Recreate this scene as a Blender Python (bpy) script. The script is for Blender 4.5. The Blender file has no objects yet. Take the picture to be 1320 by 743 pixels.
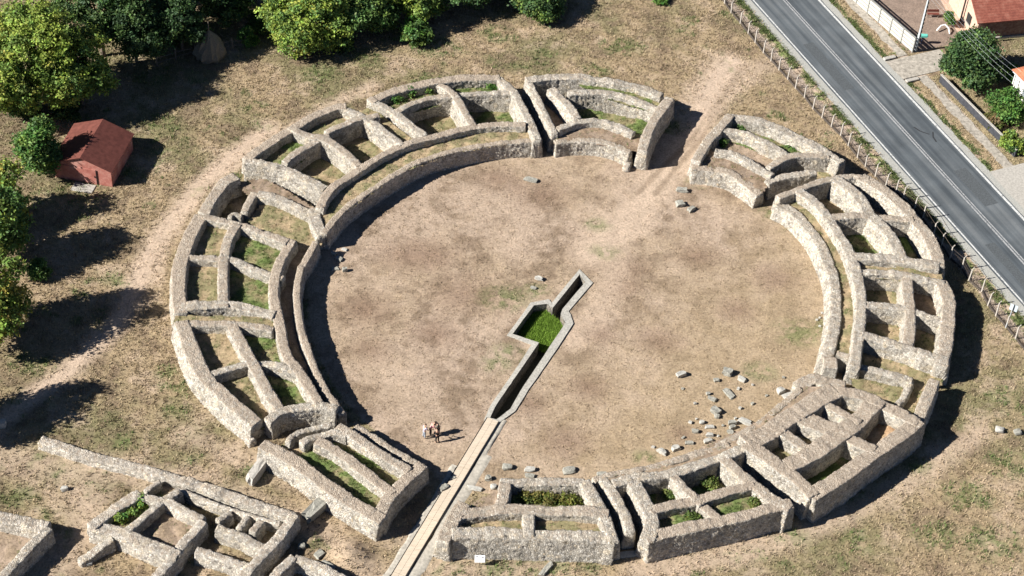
import bpy, bmesh, math, random
import numpy as np
from mathutils import Matrix, Vector
random.seed(7); RNG = np.random.default_rng(7)
SC = bpy.context.scene
COL = SC.collection
rad = math.radians

# ------------------------------------------------------------------ camera (helicopter view)
EL, ROLL, FPX = rad(43), rad(4.5), 2400.0
DIST = FPX / 13.5
CP = np.array([0, -DIST*math.cos(EL), DIST*math.sin(EL)])
FWD = -CP / DIST
_r = np.array([1., 0, 0]); _u = np.cross(_r, FWD)
CR = math.cos(ROLL)*_r + math.sin(ROLL)*_u
CU = -math.sin(ROLL)*_r + math.cos(ROLL)*_u
cam = bpy.data.cameras.new('camera'); camo = bpy.data.objects.new('camera', cam); COL.objects.link(camo)
camo.matrix_world = Matrix(((CR[0], CU[0], -FWD[0], CP[0]), (CR[1], CU[1], -FWD[1], CP[1]), (CR[2], CU[2], -FWD[2], CP[2]), (0, 0, 0, 1)))
cam.sensor_width = 36; cam.lens = 36*FPX/1320; cam.clip_start = 1; cam.clip_end = 3000
SC.camera = camo
# ------------------------------------------------------------------ sky, sun, exposure
SUN_EL, SHADOW_AZ = rad(34), rad(18)                 # shadows fall to the right and a little away
SD = np.array([-math.cos(SHADOW_AZ)*math.cos(SUN_EL), -math.sin(SHADOW_AZ)*math.cos(SUN_EL), math.sin(SUN_EL)])
world = bpy.data.worlds.new('World'); SC.world = world; world.use_nodes = True
wn = world.node_tree
sky = wn.nodes.new('ShaderNodeTexSky'); sky.sky_type = 'NISHITA'; sky.sun_disc = False
sky.sun_elevation = SUN_EL; sky.sun_rotation = math.atan2(SD[0], SD[1]); sky.air_density = .5; sky.dust_density = 0.; sky.ozone_density = 2.; sky.altitude = 2500
bg = wn.nodes['Background']; bg.inputs[1].default_value = .05
wn.links.new(sky.outputs[0], bg.inputs[0])
sl = bpy.data.lights.new('sun', 'SUN'); sl.energy = 5.0; sl.angle = rad(.5); sl.color = (1, .965, .905)
so = bpy.data.objects.new('sun', sl); COL.objects.link(so)
so.rotation_euler = Vector(SD).to_track_quat('Z', 'Y').to_euler()
vs = SC.view_settings; vs.view_transform = 'Standard'; vs.look = 'None'; vs.gamma = 1; vs.use_curve_mapping = False
vs.exposure = .98
SC.cycles.max_bounces = 5; SC.cycles.diffuse_bounces = 1

# ------------------------------------------------------------------ survey helpers: sheet coordinates -> ground metres
SHEET = {1: (200, 100, 5), 2: (440, 80, 5), 3: (660, 80, 5), 4: (880, 130, 5), 5: (200, 210, 5), 6: (980, 210, 5), 7: (200, 340, 5),
         8: (1000, 330, 5), 9: (200, 440, 5), 10: (320, 530, 5), 11: (320, 595, 5), 12: (550, 595, 5), 13: (760, 570, 5), 14: (940, 470, 5),
         15: (980, 540, 5), 16: (590, 340, 5), 17: (0, 595, 5), 18: (190, 595, 5), 19: (480, 500, 5), 20: (830, 460, 5), 21: (1056, 0, 5),
         31: (0, 0, 2.973), 34: (990, 0, 2.973), 35: (0, 250, 2.973), 38: (990, 250, 2.973), 33: (660, 0, 2.973), 0: (0, 0, 1)}
def at(px, py, z=0.):
    d = FWD*FPX + CR*(px-660) - CU*(py-371.5)
    t = (z-CP[2])/d[2]
    return (CP+t*d)[:2]
def S(sh, x, y, z=0.):
    a, b, k = SHEET[sh]
    return at(a+x/k, b+y/k, z)

# ------------------------------------------------------------------ noise
def _h(ix, iy, iz, s):
    n = (ix.astype(np.int64)*374761393 + iy.astype(np.int64)*668265263 + iz.astype(np.int64)*2147483647 + s*1274126177) & 0xffffffff
    n = ((n ^ (n >> 13))*1274126177) & 0xffffffff
    n = ((n ^ (n >> 16))*2246822519) & 0xffffffff
    return ((n ^ (n >> 15)) & 0xffffff)/float(0xffffff)
def vn3(p, s=0):
    i = np.floor(p).astype(np.int64); f = p-i; f = f*f*(3-2*f); r = 0
    for dx in (0, 1):
        for dy in (0, 1):
            for dz in (0, 1):
                w = (f[:, 0] if dx else 1-f[:, 0])*(f[:, 1] if dy else 1-f[:, 1])*(f[:, 2] if dz else 1-f[:, 2])
                r = r + w*_h(i[:, 0]+dx, i[:, 1]+dy, i[:, 2]+dz, s)
    return r
def vn2(x, y, s=0):
    ix = np.floor(x).astype(np.int64); iy = np.floor(y).astype(np.int64); fx = x-ix; fy = y-iy
    fx = fx*fx*(3-2*fx); fy = fy*fy*(3-2*fy); z = np.zeros_like(ix)
    return (_h(ix, iy, z, s)*(1-fx)+_h(ix+1, iy, z, s)*fx)*(1-fy) + (_h(ix, iy+1, z, s)*(1-fx)+_h(ix+1, iy+1, z, s)*fx)*fy
def fbm(x, y, sc, s=0, o=4):
    r = 0; a = .5; t = 0
    for k in range(o):
        c, q = math.cos(.6*k+.3), math.sin(.6*k+.3)
        r = r + a*vn2((c*x-q*y)*sc, (q*x+c*y)*sc, s+17*k); t += a; a *= .55; sc *= 2.1
    return r/t
def worley3(p, s=0):
    i = np.floor(p).astype(np.int64); best = np.full(len(p), 9.); cell = np.zeros(len(p))
    for dx in (-1, 0, 1):
        for dy in (-1, 0, 1):
            for dz in (-1, 0, 1):
                a, b, c = i[:, 0]+dx, i[:, 1]+dy, i[:, 2]+dz
                d = (a+_h(a, b, c, s+1)-p[:, 0])**2+(b+_h(a, b, c, s+2)-p[:, 1])**2+(c+_h(a, b, c, s+3)-p[:, 2])**2
                m = d < best; best = np.where(m, d, best); cell = np.where(m, _h(a, b, c, s+4), cell)
    return np.sqrt(best), cell

# ------------------------------------------------------------------ materials
def new_mat(name, rough=.9):
    m = bpy.data.materials.new(name); m.use_nodes = True
    nt = m.node_tree; b = nt.nodes['Principled BSDF']; b.inputs['Roughness'].default_value = rough
    b.inputs['Specular IOR Level'].default_value = .25
    return m, nt, b
def N(nt, t, **k):
    n = nt.nodes.new(t)
    for a, v in k.items():
        if a in n.inputs: n.inputs[a].default_value = v
        else: setattr(n, a, v)
    return n
def noise(nt, sc, det=4, rough=.6, co=None):
    n = N(nt, 'ShaderNodeTexNoise'); n.inputs['Scale'].default_value = sc; n.inputs['Detail'].default_value = det; n.inputs['Roughness'].default_value = rough
    if co: nt.links.new(co, n.inputs['Vector'])
    return n
def ramp(nt, fac, stops):
    r = N(nt, 'ShaderNodeValToRGB'); e = r.color_ramp.elements
    while len(e) < len(stops): e.new(.5)
    for k, (p, c) in enumerate(stops): e[k].position = p; e[k].color = (*c, 1) if len(c) == 3 else c
    nt.links.new(fac, r.inputs[0]); return r
def mix(nt, fac, a, b, mode='MIX'):
    m = N(nt, 'ShaderNodeMix'); m.data_type = 'RGBA'; m.blend_type = mode
    for sock, v in ((m.inputs[0], fac), (m.inputs[6], a), (m.inputs[7], b)):
        if isinstance(v, bpy.types.NodeSocket): nt.links.new(v, sock)
        else: sock.default_value = v if not isinstance(v, tuple) or len(v) == 4 else (*v, 1)
    return m.outputs[2]
def geo_pos(nt): return N(nt, 'ShaderNodeNewGeometry').outputs['Position']
def bump(nt, b, h, st=.5, d=.05):
    n = N(nt, 'ShaderNodeBump'); n.inputs['Strength'].default_value = st; n.inputs['Distance'].default_value = d
    nt.links.new(h, n.inputs['Height']); nt.links.new(n.outputs[0], b.inputs['Normal'])
def rubble(name, soil, tone=(1, 1, 1), scale=5.6):
    tone = (tone[0]*.93, tone[1]*.945, tone[2]*.985)
    m, nt, b = new_mat(name, .95)
    g = N(nt, 'ShaderNodeNewGeometry'); P = g.outputs['Position']
    dn = noise(nt, 3.0, 2, .5, P)
    wp = N(nt, 'ShaderNodeVectorMath', operation='MULTIPLY_ADD'); nt.links.new(dn.outputs['Color'], wp.inputs[0]); wp.inputs[1].default_value = (.16, .16, .16); nt.links.new(P, wp.inputs[2])
    v = N(nt, 'ShaderNodeTexVoronoi'); v.inputs['Scale'].default_value = scale; nt.links.new(wp.outputs[0], v.inputs['Vector'])
    e = N(nt, 'ShaderNodeTexVoronoi', feature='DISTANCE_TO_EDGE'); e.inputs['Scale'].default_value = scale; nt.links.new(wp.outputs[0], e.inputs['Vector'])
    sep = N(nt, 'ShaderNodeSeparateColor'); nt.links.new(v.outputs['Color'], sep.inputs[0])
    st = ramp(nt, sep.outputs[0], [(0, (.34*tone[0], .31*tone[1], .265*tone[2])), (.2, (.53*tone[0], .485*tone[1], .41*tone[2])), (.6, (.64*tone[0], .59*tone[1], .505*tone[2])), (.88, (.76*tone[0], .71*tone[1], .62*tone[2])), (1, (.58*tone[0], .49*tone[1], .37*tone[2]))])
    mo = ramp(nt, e.outputs['Distance'], [(0, (.52, .50, .48)), (.10, (1, 1, 1))])
    c = mix(nt, 1., st.outputs[0], mo.outputs[0], 'MULTIPLY')
    v2 = N(nt, 'ShaderNodeTexVoronoi'); v2.inputs['Scale'].default_value = scale*.42; nt.links.new(wp.outputs[0], v2.inputs['Vector'])
    s2 = N(nt, 'ShaderNodeSeparateColor'); nt.links.new(v2.outputs['Color'], s2.inputs[0])
    c = mix(nt, .7, c, ramp(nt, s2.outputs[1], [(0, (.66, .65, .64)), (.3, (1, 1, 1)), (.8, (1.08, 1.06, 1.02)), (1, (1.25, 1.16, 1.0))]).outputs[0], 'MULTIPLY')
    big = noise(nt, .9, 4, .6, P)
    c = mix(nt, .8, c, ramp(nt, big.outputs[0], [(.3, (.62, .60, .56)), (.5, (1.0, .985, .96)), (.72, (1.2, 1.17, 1.1))]).outputs[0], 'MULTIPLY')
    fine = noise(nt, 16, 3, .7, P)
    c = mix(nt, .7, c, ramp(nt, fine.outputs[0], [(.3, (.74, .74, .74)), (.5, (1, 1, 1)), (.7, (1.18, 1.17, 1.15))]).outputs[0], 'MULTIPLY')
    # soil and dead moss gathered on the flat tops
    nz = N(nt, 'ShaderNodeSeparateXYZ'); nt.links.new(g.outputs['True Normal'], nz.inputs[0])
    ns = noise(nt, 2.3, 5, .7, P)
    ad = N(nt, 'ShaderNodeMath', operation='MULTIPLY_ADD'); nt.links.new(ns.outputs[0], ad.inputs[0]); ad.inputs[1].default_value = .9; nt.links.new(nz.outputs[2], ad.inputs[2])
    lim = 1.55-.36*soil
    fac = ramp(nt, ad.outputs[0], [(max(0, (lim-.12))/2, (0, 0, 0)), (min(1, (lim+.1)/2), (1, 1, 1))])
    sc = N(nt, 'ShaderNodeMath', operation='MULTIPLY'); nt.links.new(ad.outputs[0], sc.inputs[0]); sc.inputs[1].default_value = .5
    nt.links.new(sc.outputs[0], fac.inputs[0])
    so_ = ramp(nt, noise(nt, 6, 4, .75, P).outputs[0], [(.3, (.25, .195, .148)), (.46, (.38, .305, .235)), (.6, (.50, .425, .34)), (.74, (.68, .62, .53))])
    c = mix(nt, fac.outputs[0], c, so_.outputs[0])
    nt.links.new(c, b.inputs['Base Color'])
    mm = N(nt, 'ShaderNodeMath', operation='MINIMUM'); nt.links.new(e.outputs['Distance'], mm.inputs[0]); mm.inputs[1].default_value = .2
    hh = N(nt, 'ShaderNodeMath', operation='MULTIPLY_ADD'); nt.links.new(mm.outputs[0], hh.inputs[0]); hh.inputs[1].default_value = 3.; nt.links.new(fine.outputs[0], hh.inputs[2])
    bump(nt, b, hh.outputs[0], .9, .09)
    return m
M_BARE = rubble('rubble_stone', .25)
M_SOIL = rubble('rubble_stone_soil_topped', 1.0)
M_MID = rubble('rubble_stone_part_soil', .62)
M_PALE = rubble('pale_rubble_stone', .35, (1.12, 1.12, 1.13))

def ground_mat(name, sc=1.):
    m, nt, b = new_mat(name, 1.)
    b.inputs['Specular IOR Level'].default_value = .05
    P = geo_pos(nt)
    a = N(nt, 'ShaderNodeAttribute', attribute_name='tint')
    f1 = noise(nt, 4.5, 6, .85, P); f2 = noise(nt, 1.1, 6, .75, P)
    c = mix(nt, .9, a.outputs['Color'], ramp(nt, f1.outputs[0], [(.32, (.52, .50, .48)), (.48, (.96, .96, .96)), (.64, (1.4, 1.38, 1.34))]).outputs[0], 'MULTIPLY')
    c = mix(nt, .7, c, ramp(nt, f2.outputs[0], [(.3, (.7, .7, .68)), (.5, (1, 1, 1)), (.7, (1.22, 1.2, 1.18))]).outputs[0], 'MULTIPLY')
    nt.links.new(c, b.inputs['Base Color'])
    bump(nt, b, f1.outputs[0], .8, .09)
    return m
M_GROUND = ground_mat('dry_ground')
def flat_mat(name, col, rough=.8, var=.25, sc=6, bmp=.0, metal=0, spec=.25):
    m, nt, b = new_mat(name, rough); P = geo_pos(nt)
    n = noise(nt, sc, 5, .65, P)
    lo = tuple(max(0, x*(1-var)) for x in col); hi = tuple(x*(1+var) for x in col)
    r = ramp(nt, n.outputs[0], [(.32, lo), (.68, hi)]); nt.links.new(r.outputs[0], b.inputs['Base Color'])
    b.inputs['Metallic'].default_value = metal; b.inputs['Specular IOR Level'].default_value = spec
    if bmp: bump(nt, b, n.outputs[0], bmp, .03)
    return m
def leaf_mat(name, transl=.22):
    m, nt, b = new_mat(name, .6)
    a = N(nt, 'ShaderNodeAttribute', attribute_name='tint'); nt.links.new(a.outputs['Color'], b.inputs['Base Color'])
    t = N(nt, 'ShaderNodeBsdfTranslucent'); nt.links.new(a.outputs['Color'], t.inputs[0])
    mx = N(nt, 'ShaderNodeMixShader'); mx.inputs[0].default_value = transl
    nt.links.new(b.outputs[0], mx.inputs[1]); nt.links.new(t.outputs[0], mx.inputs[2])
    nt.links.new(mx.outputs[0], nt.nodes['Material Output'].inputs[0])
    return m
M_LEAF = leaf_mat('foliage'); M_GRASS = leaf_mat('grass_blades', .1)
M_BARK = flat_mat('bark', (.16, .125, .095), .95, .4, 9, .5)
M_WOOD = flat_mat('weathered_wood', (.2, .17, .14), .9, .35, 12)
M_CONC = flat_mat('old_concrete', (.40, .375, .335), .9, .22, 5, .3)
M_CONCD = flat_mat('grey_concrete', (.24, .24, .225), .9, .25, 4, .3)
M_SLAB = flat_mat('grey_stone', (.30, .29, .25), .9, .4, 7, .7)
M_SLABL = flat_mat('pale_stone', (.42, .405, .365), .9, .25, 7, .6)
M_BLACK = flat_mat('dark_metal', (.03, .03, .03), .6, .2)

# ------------------------------------------------------------------ object helpers
def mesh_obj(name, verts, faces, m, parent=None, smooth=False, tint=None):
    me = bpy.data.meshes.new(name)
    v = np.asarray(verts, dtype=np.float32)
    if isinstance(faces, np.ndarray):
        k = faces.shape[1]; nf = len(faces)
        me.vertices.add(len(v)); me.vertices.foreach_set('co', v.ravel())
        me.loops.add(nf*k); me.loops.foreach_set('vertex_index', faces.astype(np.int32).ravel())
        me.polygons.add(nf); me.polygons.foreach_set('loop_start', np.arange(0, nf*k, k, dtype=np.int32)); me.polygons.foreach_set('loop_total', np.full(nf, k, dtype=np.int32))
        me.update(calc_edges=True)
    else:
        me.from_pydata([tuple(map(float, p)) for p in v], [], faces)
    if smooth: me.polygons.foreach_set('use_smooth', np.ones(len(me.polygons), dtype=bool))
    if tint is not None:
        a = me.attributes.new('tint', 'FLOAT_COLOR', 'POINT')
        c = np.ones((len(v), 4), dtype=np.float32); c[:, :3] = tint; a.data.foreach_set('color', c.ravel())
    for mm in (m if isinstance(m, (list, tuple)) else [m]): me.materials.append(mm)
    me.validate()
    o = bpy.data.objects.new(name, me); COL.objects.link(o)
    if parent: o.parent = parent; o.matrix_parent_inverse = parent.matrix_world.inverted()
    return o
def tag(o, label=None, cat=None, group=None, kind=None):
    if label: o['label'] = label
    if cat: o['category'] = cat
    if group: o['group'] = group
    if kind: o['kind'] = kind
    return o
def thing(name, label, cat, loc=(0, 0, 0), group=None):
    o = bpy.data.objects.new(name, None); o.empty_display_size = .5; COL.objects.link(o)
    o.matrix_world = Matrix.Translation(loc)
    return tag(o, label, cat, group)
class MB:
    def __init__(s): s.v = []; s.f = []
    def box(s, c, size, rz=0, rot=None, taper=1.):
        R = rot or Matrix.Rotation(rz, 3, 'Z'); k = len(s.v)
        for z in (-.5, .5):
            t = taper if z > 0 else 1
            for x, y in ((-.5, -.5), (.5, -.5), (.5, .5), (-.5, .5)):
                s.v.append(tuple(Vector(c)+R @ Vector((x*size[0]*t, y*size[1]*t, z*size[2]))))
        for f in ((0, 3, 2, 1), (4, 5, 6, 7), (0, 1, 5, 4), (1, 2, 6, 5), (2, 3, 7, 6), (3, 0, 4, 7)): s.f.append([k+i for i in f])
        return s
    def tube(s, pts, r, n=6):
        pts = [Vector(p) for p in pts]; r = r if isinstance(r, (list, tuple)) else [r]*len(pts); k = len(s.v)
        for i, p in enumerate(pts):
            d = (pts[min(i+1, len(pts)-1)]-pts[max(i-1, 0)]).normalized()
            a = d.cross(Vector((0, 0, 1)) if abs(d.z) < .9 else Vector((1, 0, 0))).normalized(); b = d.cross(a)
            for j in range(n):
                t = 2*math.pi*j/n; s.v.append(tuple(p+(a*math.cos(t)+b*math.sin(t))*r[i]))
        for i in range(len(pts)-1):
            for j in range(n):
                s.f.append([k+i*n+j, k+i*n+(j+1) % n, k+(i+1)*n+(j+1) % n, k+(i+1)*n+j])
        s.f.append([k+j for j in range(n)][::-1]); s.f.append([k+(len(pts)-1)*n+j for j in range(n)])
        return s
    def prism(s, poly, z0, z1):
        k = len(s.v); n = len(poly)
        for z in (z0, z1):
            for p in poly: s.v.append((p[0], p[1], z))
        s.f.append([k+i for i in range(n)][::-1]); s.f.append([k+n+i for i in range(n)])
        for i in range(n): s.f.append([k+i, k+(i+1) % n, k+n+(i+1) % n, k+n+i])
        return s
    def build(s, name, m, parent=None, bevel=0, smooth=False):
        o = mesh_obj(name, s.v, s.f, m, parent, smooth)
        if bevel:
            bm = bmesh.new(); bm.from_mesh(o.data)
            bmesh.ops.bevel(bm, geom=bm.edges[:], offset=bevel, segments=1, affect='EDGES'); bm.to_mesh(o.data); bm.free()
        return o
def inside(x, y, poly):
    poly = np.asarray(poly); r = np.zeros(x.shape, bool); j = len(poly)-1
    for i in range(len(poly)):
        xi, yi = poly[i]; xj, yj = poly[j]
        c = ((yi > y) != (yj > y)) & (x < (xj-xi)*(y-yi)/(yj-yi+1e-12)+xi); r ^= c; j = i
    return r
def seg_dist(x, y, pts):
    d = np.full(x.shape, 1e9)
    for (ax, ay), (bx, by) in zip(pts, pts[1:]):
        l = (bx-ax)**2+(by-ay)**2; t = np.clip(((x-ax)*(bx-ax)+(y-ay)*(by-ay))/max(l, 1e-9), 0, 1)
        d = np.minimum(d, np.hypot(x-ax-t*(bx-ax), y-ay-t*(by-ay)))
    return d
def catmull(p, step):
    p = np.asarray(p, float)
    q = np.vstack([2*p[0]-p[1], p, 2*p[-1]-p[-2]]); out = []
    for i in range(1, len(q)-2):
        t = np.linspace(0, 1, 24, endpoint=False)[:, None]
        out.append(.5*(2*q[i]+(q[i+1]-q[i-1])*t+(2*q[i-1]-5*q[i]+4*q[i+1]-q[i+2])*t**2+(-q[i-1]+3*q[i]-3*q[i+1]+q[i+2])*t**3))
    out = np.vstack(out+[p[-1:]])
    s = np.r_[0, np.cumsum(np.linalg.norm(np.diff(out[:, :2], axis=0), axis=1))]
    n = max(3, int(s[-1]/step)+1); u = np.linspace(0, s[-1], n)
    return np.c_[[np.interp(u, s, out[:, k]) for k in range(p.shape[1])]].T
WALL_LINES = []      # footprints, so that the ground cover keeps off the masonry

def masonry(name, parent, pts, w, m, z0=-.3, batter=.1, rough=1., step=.115, seed=[0], round_=.06):
    """rubble wall: pts = (x, y, top z) along its centre line"""
    seed[0] += 1; sd = seed[0]; w = w*.885
    c = catmull(pts, step); n = len(c)
    t = np.gradient(c[:, :2], axis=0); t /= np.linalg.norm(t, axis=1)[:, None]+1e-9
    nr = np.c_[-t[:, 1], t[:, 0]]
    WALL_LINES.append((c[:, :2].copy(), w))
    s = np.arange(n)*step
    zt = c[:, 2] + (vn2(s*.55, np.zeros(n)+sd*7.3)-.5)*.16*rough + (vn2(s*2.1, np.zeros(n)+sd*3.1)-.5)*.09*rough - .08*rough*np.clip((vn2(s*.8, np.zeros(n)+sd*5.7)-.6)/.25, 0, 1)
    ww = w*(1+.22*(vn2(s*.5, np.zeros(n)+sd*9.7)-.5))
    H = float(np.mean(zt))-z0; ns = max(4, int(H/.13)); nt_ = max(4, int(w/.12))
    us, vs_, fr = [], [], []
    for k in range(ns): us.append(-1); vs_.append(k/ns); fr.append(0)
    for k in range(nt_+1): us.append(-1+2*k/nt_); vs_.append(1); fr.append(1)
    for k in range(ns)[::-1]: us.append(1); vs_.append(k/ns); fr.append(0)
    us, vs_ = np.array(us), np.array(vs_); K = len(us)
    hgt = (zt-z0)
    half = ww[:, None]/2 + batter*hgt[:, None]*(1-vs_[None, :])
    off = us[None, :]*half
    z = z0+vs_[None, :]*hgt[:, None]
    edge = np.clip((np.abs(us)[None, :]-(1-.38/np.maximum(ww, .5)[:, None]*1.2)), 0, 1)*(vs_[None, :] >= 1)
    z = z-edge**1.5*round_*1.6-np.zeros_like(z)
    P = np.stack([c[:, None, 0]+nr[:, None, 0]*off, c[:, None, 1]+nr[:, None, 1]*off, z], -1)
    # rough ends: three shrunken rings
    def cap(P0, dirn, zz):
        ctr = np.array([P0[:, 0].mean(), P0[:, 1].mean(), z0]); R = []
        for f, e in ((.72, .05), (.36, .07), (.02, .07)):
            q = ctr+(P0-ctr)*f; q[:, :2] += dirn*e; R.append(q)
        return R
    a = cap(P[0], -t[0], zt[0]); b = cap(P[-1], t[-1], zt[-1])
    P = np.stack(a[::-1]+list(P)+b)
    TT = np.vstack([np.repeat(-t[:1], 3, 0), np.zeros((n, 2)), np.repeat(t[-1:], 3, 0)])
    NR = np.vstack([np.zeros((3, 2)), nr, np.zeros((3, 2))])
    nn = len(P); flat = P.reshape(-1, 3)
    sidew = np.where(vs_ < 1, np.sign(us), us*.5)
    D = np.zeros((nn, K, 3)); D[:, :, 0] = NR[:, None, 0]*sidew+TT[:, None, 0]; D[:, :, 1] = NR[:, None, 1]*sidew+TT[:, None, 1]
    D[:, :, 2] = np.where(vs_ >= 1, 1, .15)[None, :]*(np.abs(TT).sum(1) == 0)[:, None]
    q = flat+sd*13.7
    f1, cell = worley3(q*5.6, sd % 50)
    d = rough*(.075*(cell-.5)+.06*(.45-f1)+.08*(vn3(q*1.1, 5)-.5)+.05*(vn3(q*6.2, 9)-.5))
    flat = flat+D.reshape(-1, 3)*d[:, None]
    flat[:, 2] = np.maximum(flat[:, 2], z0)
    idx = np.arange(nn*K).reshape(nn, K)
    F = np.stack([idx[:-1, :-1], idx[1:, :-1], idx[1:, 1:], idx[:-1, 1:]], -1).reshape(-1, 4)
    F = F[:, ::-1]
    return mesh_obj(name, flat, F, m, parent)

def W(sh, name, parent, pts, h, w, m, z0=-.3, **k):
    """wall from survey sheet points measured on its top"""
    P = []
    for p in pts:
        hh = p[2] if len(p) > 2 else h
        P.append((*S(sh if len(p) < 4 else p[3], p[0], p[1], hh), hh))
    e = {'cross_wall': .75, 'middle_wall': .5, 'partition_wall': .35, 'outer_wall': .3, 'end_wall': .2, 'curved_wall': .4, 'dividing_wall': .35, 'radial_wall': .25}.get(name, 0)
    if e:
        for i, j in ((0, 1), (-1, -2)):
            a, b = np.array(P[i]), np.array(P[j]); d = a-b; P[i] = tuple(a+d/np.linalg.norm(d[:2])*e*np.array((1, 1, 0)))
    return masonry(name, parent, P, w, m, z0, **k)
M2 = lambda *a: a

# ------------------------------------------------------------------ ground colours
PALE = np.array((.49, .38, .288)); TAN = np.array((.385, .295, .21)); STRAW = np.array((.35, .268, .170)); DRY = np.array((.215, .158, .11))
GREEN = np.array((.10, .135, .045)); OLIVE = np.array((.215, .192, .105)); PINK = np.array((.41, .316, .24))
ARENA_C, ARENA_R = np.array((7.7, -.3)), 27.
P0, P1 = S(34, 0, 68), at(1320, 393)
RD = (P1-P0)/np.linalg.norm(P1-P0); RN = np.array([-RD[1], RD[0]])
def rp(s, o): return P0+RD*s+RN*o
paths = [([at(345, 165), at(262, 235), at(200, 315), at(150, 420), at(85, 480), at(-20, 560)], 1.4, 1.05),
         ([at(262, 235), at(212, 300), at(200, 360)], .9, .6),
         ([at(940, 80), at(915, 120), at(897, 170), at(862, 215), at(820, 270), at(760, 330)], 2.2, 1.1), ([at(960, 85), at(912, 150), at(888, 185), at(855, 215), at(822, 250)], .35, .6, 1), ([at(950, 95), at(925, 140), at(902, 182), at(870, 218), at(845, 250)], .35, .6, 1), ([at(735, 440), at(775, 390), at(800, 330), at(815, 270)], 1.5, .6),
         ([at(1010, 75), at(950, 100), at(905, 160)], 1.6, .6),
         ([at(480, 110), at(400, 150), at(330, 195), at(275, 235)], 1.0, .75),
         ([at(0, 590), at(120, 610), at(110, 680), at(60, 743)], 2.2, .6),
         ([at(130, 600), at(300, 640), at(420, 690), at(480, 743)], 1.6, .6),
         ([at(820, 735), at(960, 715), at(1080, 670), at(1180, 615), at(1260, 560)], 1.3, .7),
         ([at(240, 560), at(330, 600), at(440, 650), at(520, 700)], 1.2, .5),
         ([at(700, 735), at(560, 735)], 1.4, .6)]
greens = [(550, 105, 1.6), (195, 100, 2), (505, 40, 2), (330, 140, 1.5), (230, 500, 1.6), (225, 530, 1.3), (215, 480, 1.1), (150, 360, 1.3), (640, 470, 1.3), (655, 455, 1.5), (650, 385, 2.2), (690, 375, 1.2),
          (1030, 430, 2.2), (1060, 420, 1.2), (770, 90, 1.5), (700, 70, 1.3), (980, 480, 1.5), (880, 700, 1.2), (1020, 690, 1.4), (1100, 640, 1.2), (1180, 600, 1.2), (1250, 640, 2.2), (1300, 600, 2.), (1280, 700, 2.5),
          (1210, 690, 2.), (640, 735, 1.2), (760, 728, 1.2), (720, 735, 1.3), (100, 250, 2.5), (210, 160, 2.), (170, 225, 1.5), (1180, 560, 1.5), (160, 570, 1.4), (330, 610, 1.3), (20, 640, 1.5), (40, 470, 2), (1110, 700, 1.6),
          (780, 325, 1.4), (770, 290, 1.2), (900, 235, 1.2), (1000, 275, 1.5), (1030, 300, 1.3), (830, 590, 1.), (440, 590, 1.0), (950, 580, 1.2), (405, 20, 3), (560, 60, 2.5), (640, 45, 2), (800, 60, 2.2), (720, 120, 1.3), (415, 95, 2.), (470, 75, 1.8)]
browns = [(520, 330, 3), (600, 380, 3.5), (470, 400, 3), (560, 430, 2.5), (700, 250, 3), (640, 230, 2.5), (900, 330, 2.2), (800, 370, 2), (770, 430, 1.8), (810, 345, 2.2), (950, 400, 2), (850, 440, 2.2), (730, 570, 2.5), (680, 520, 2), (760, 500, 2.), (475, 450, 2.), (1000, 360, 2.5), (880, 560, 1.6), (560, 330, 2.5)]
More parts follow.
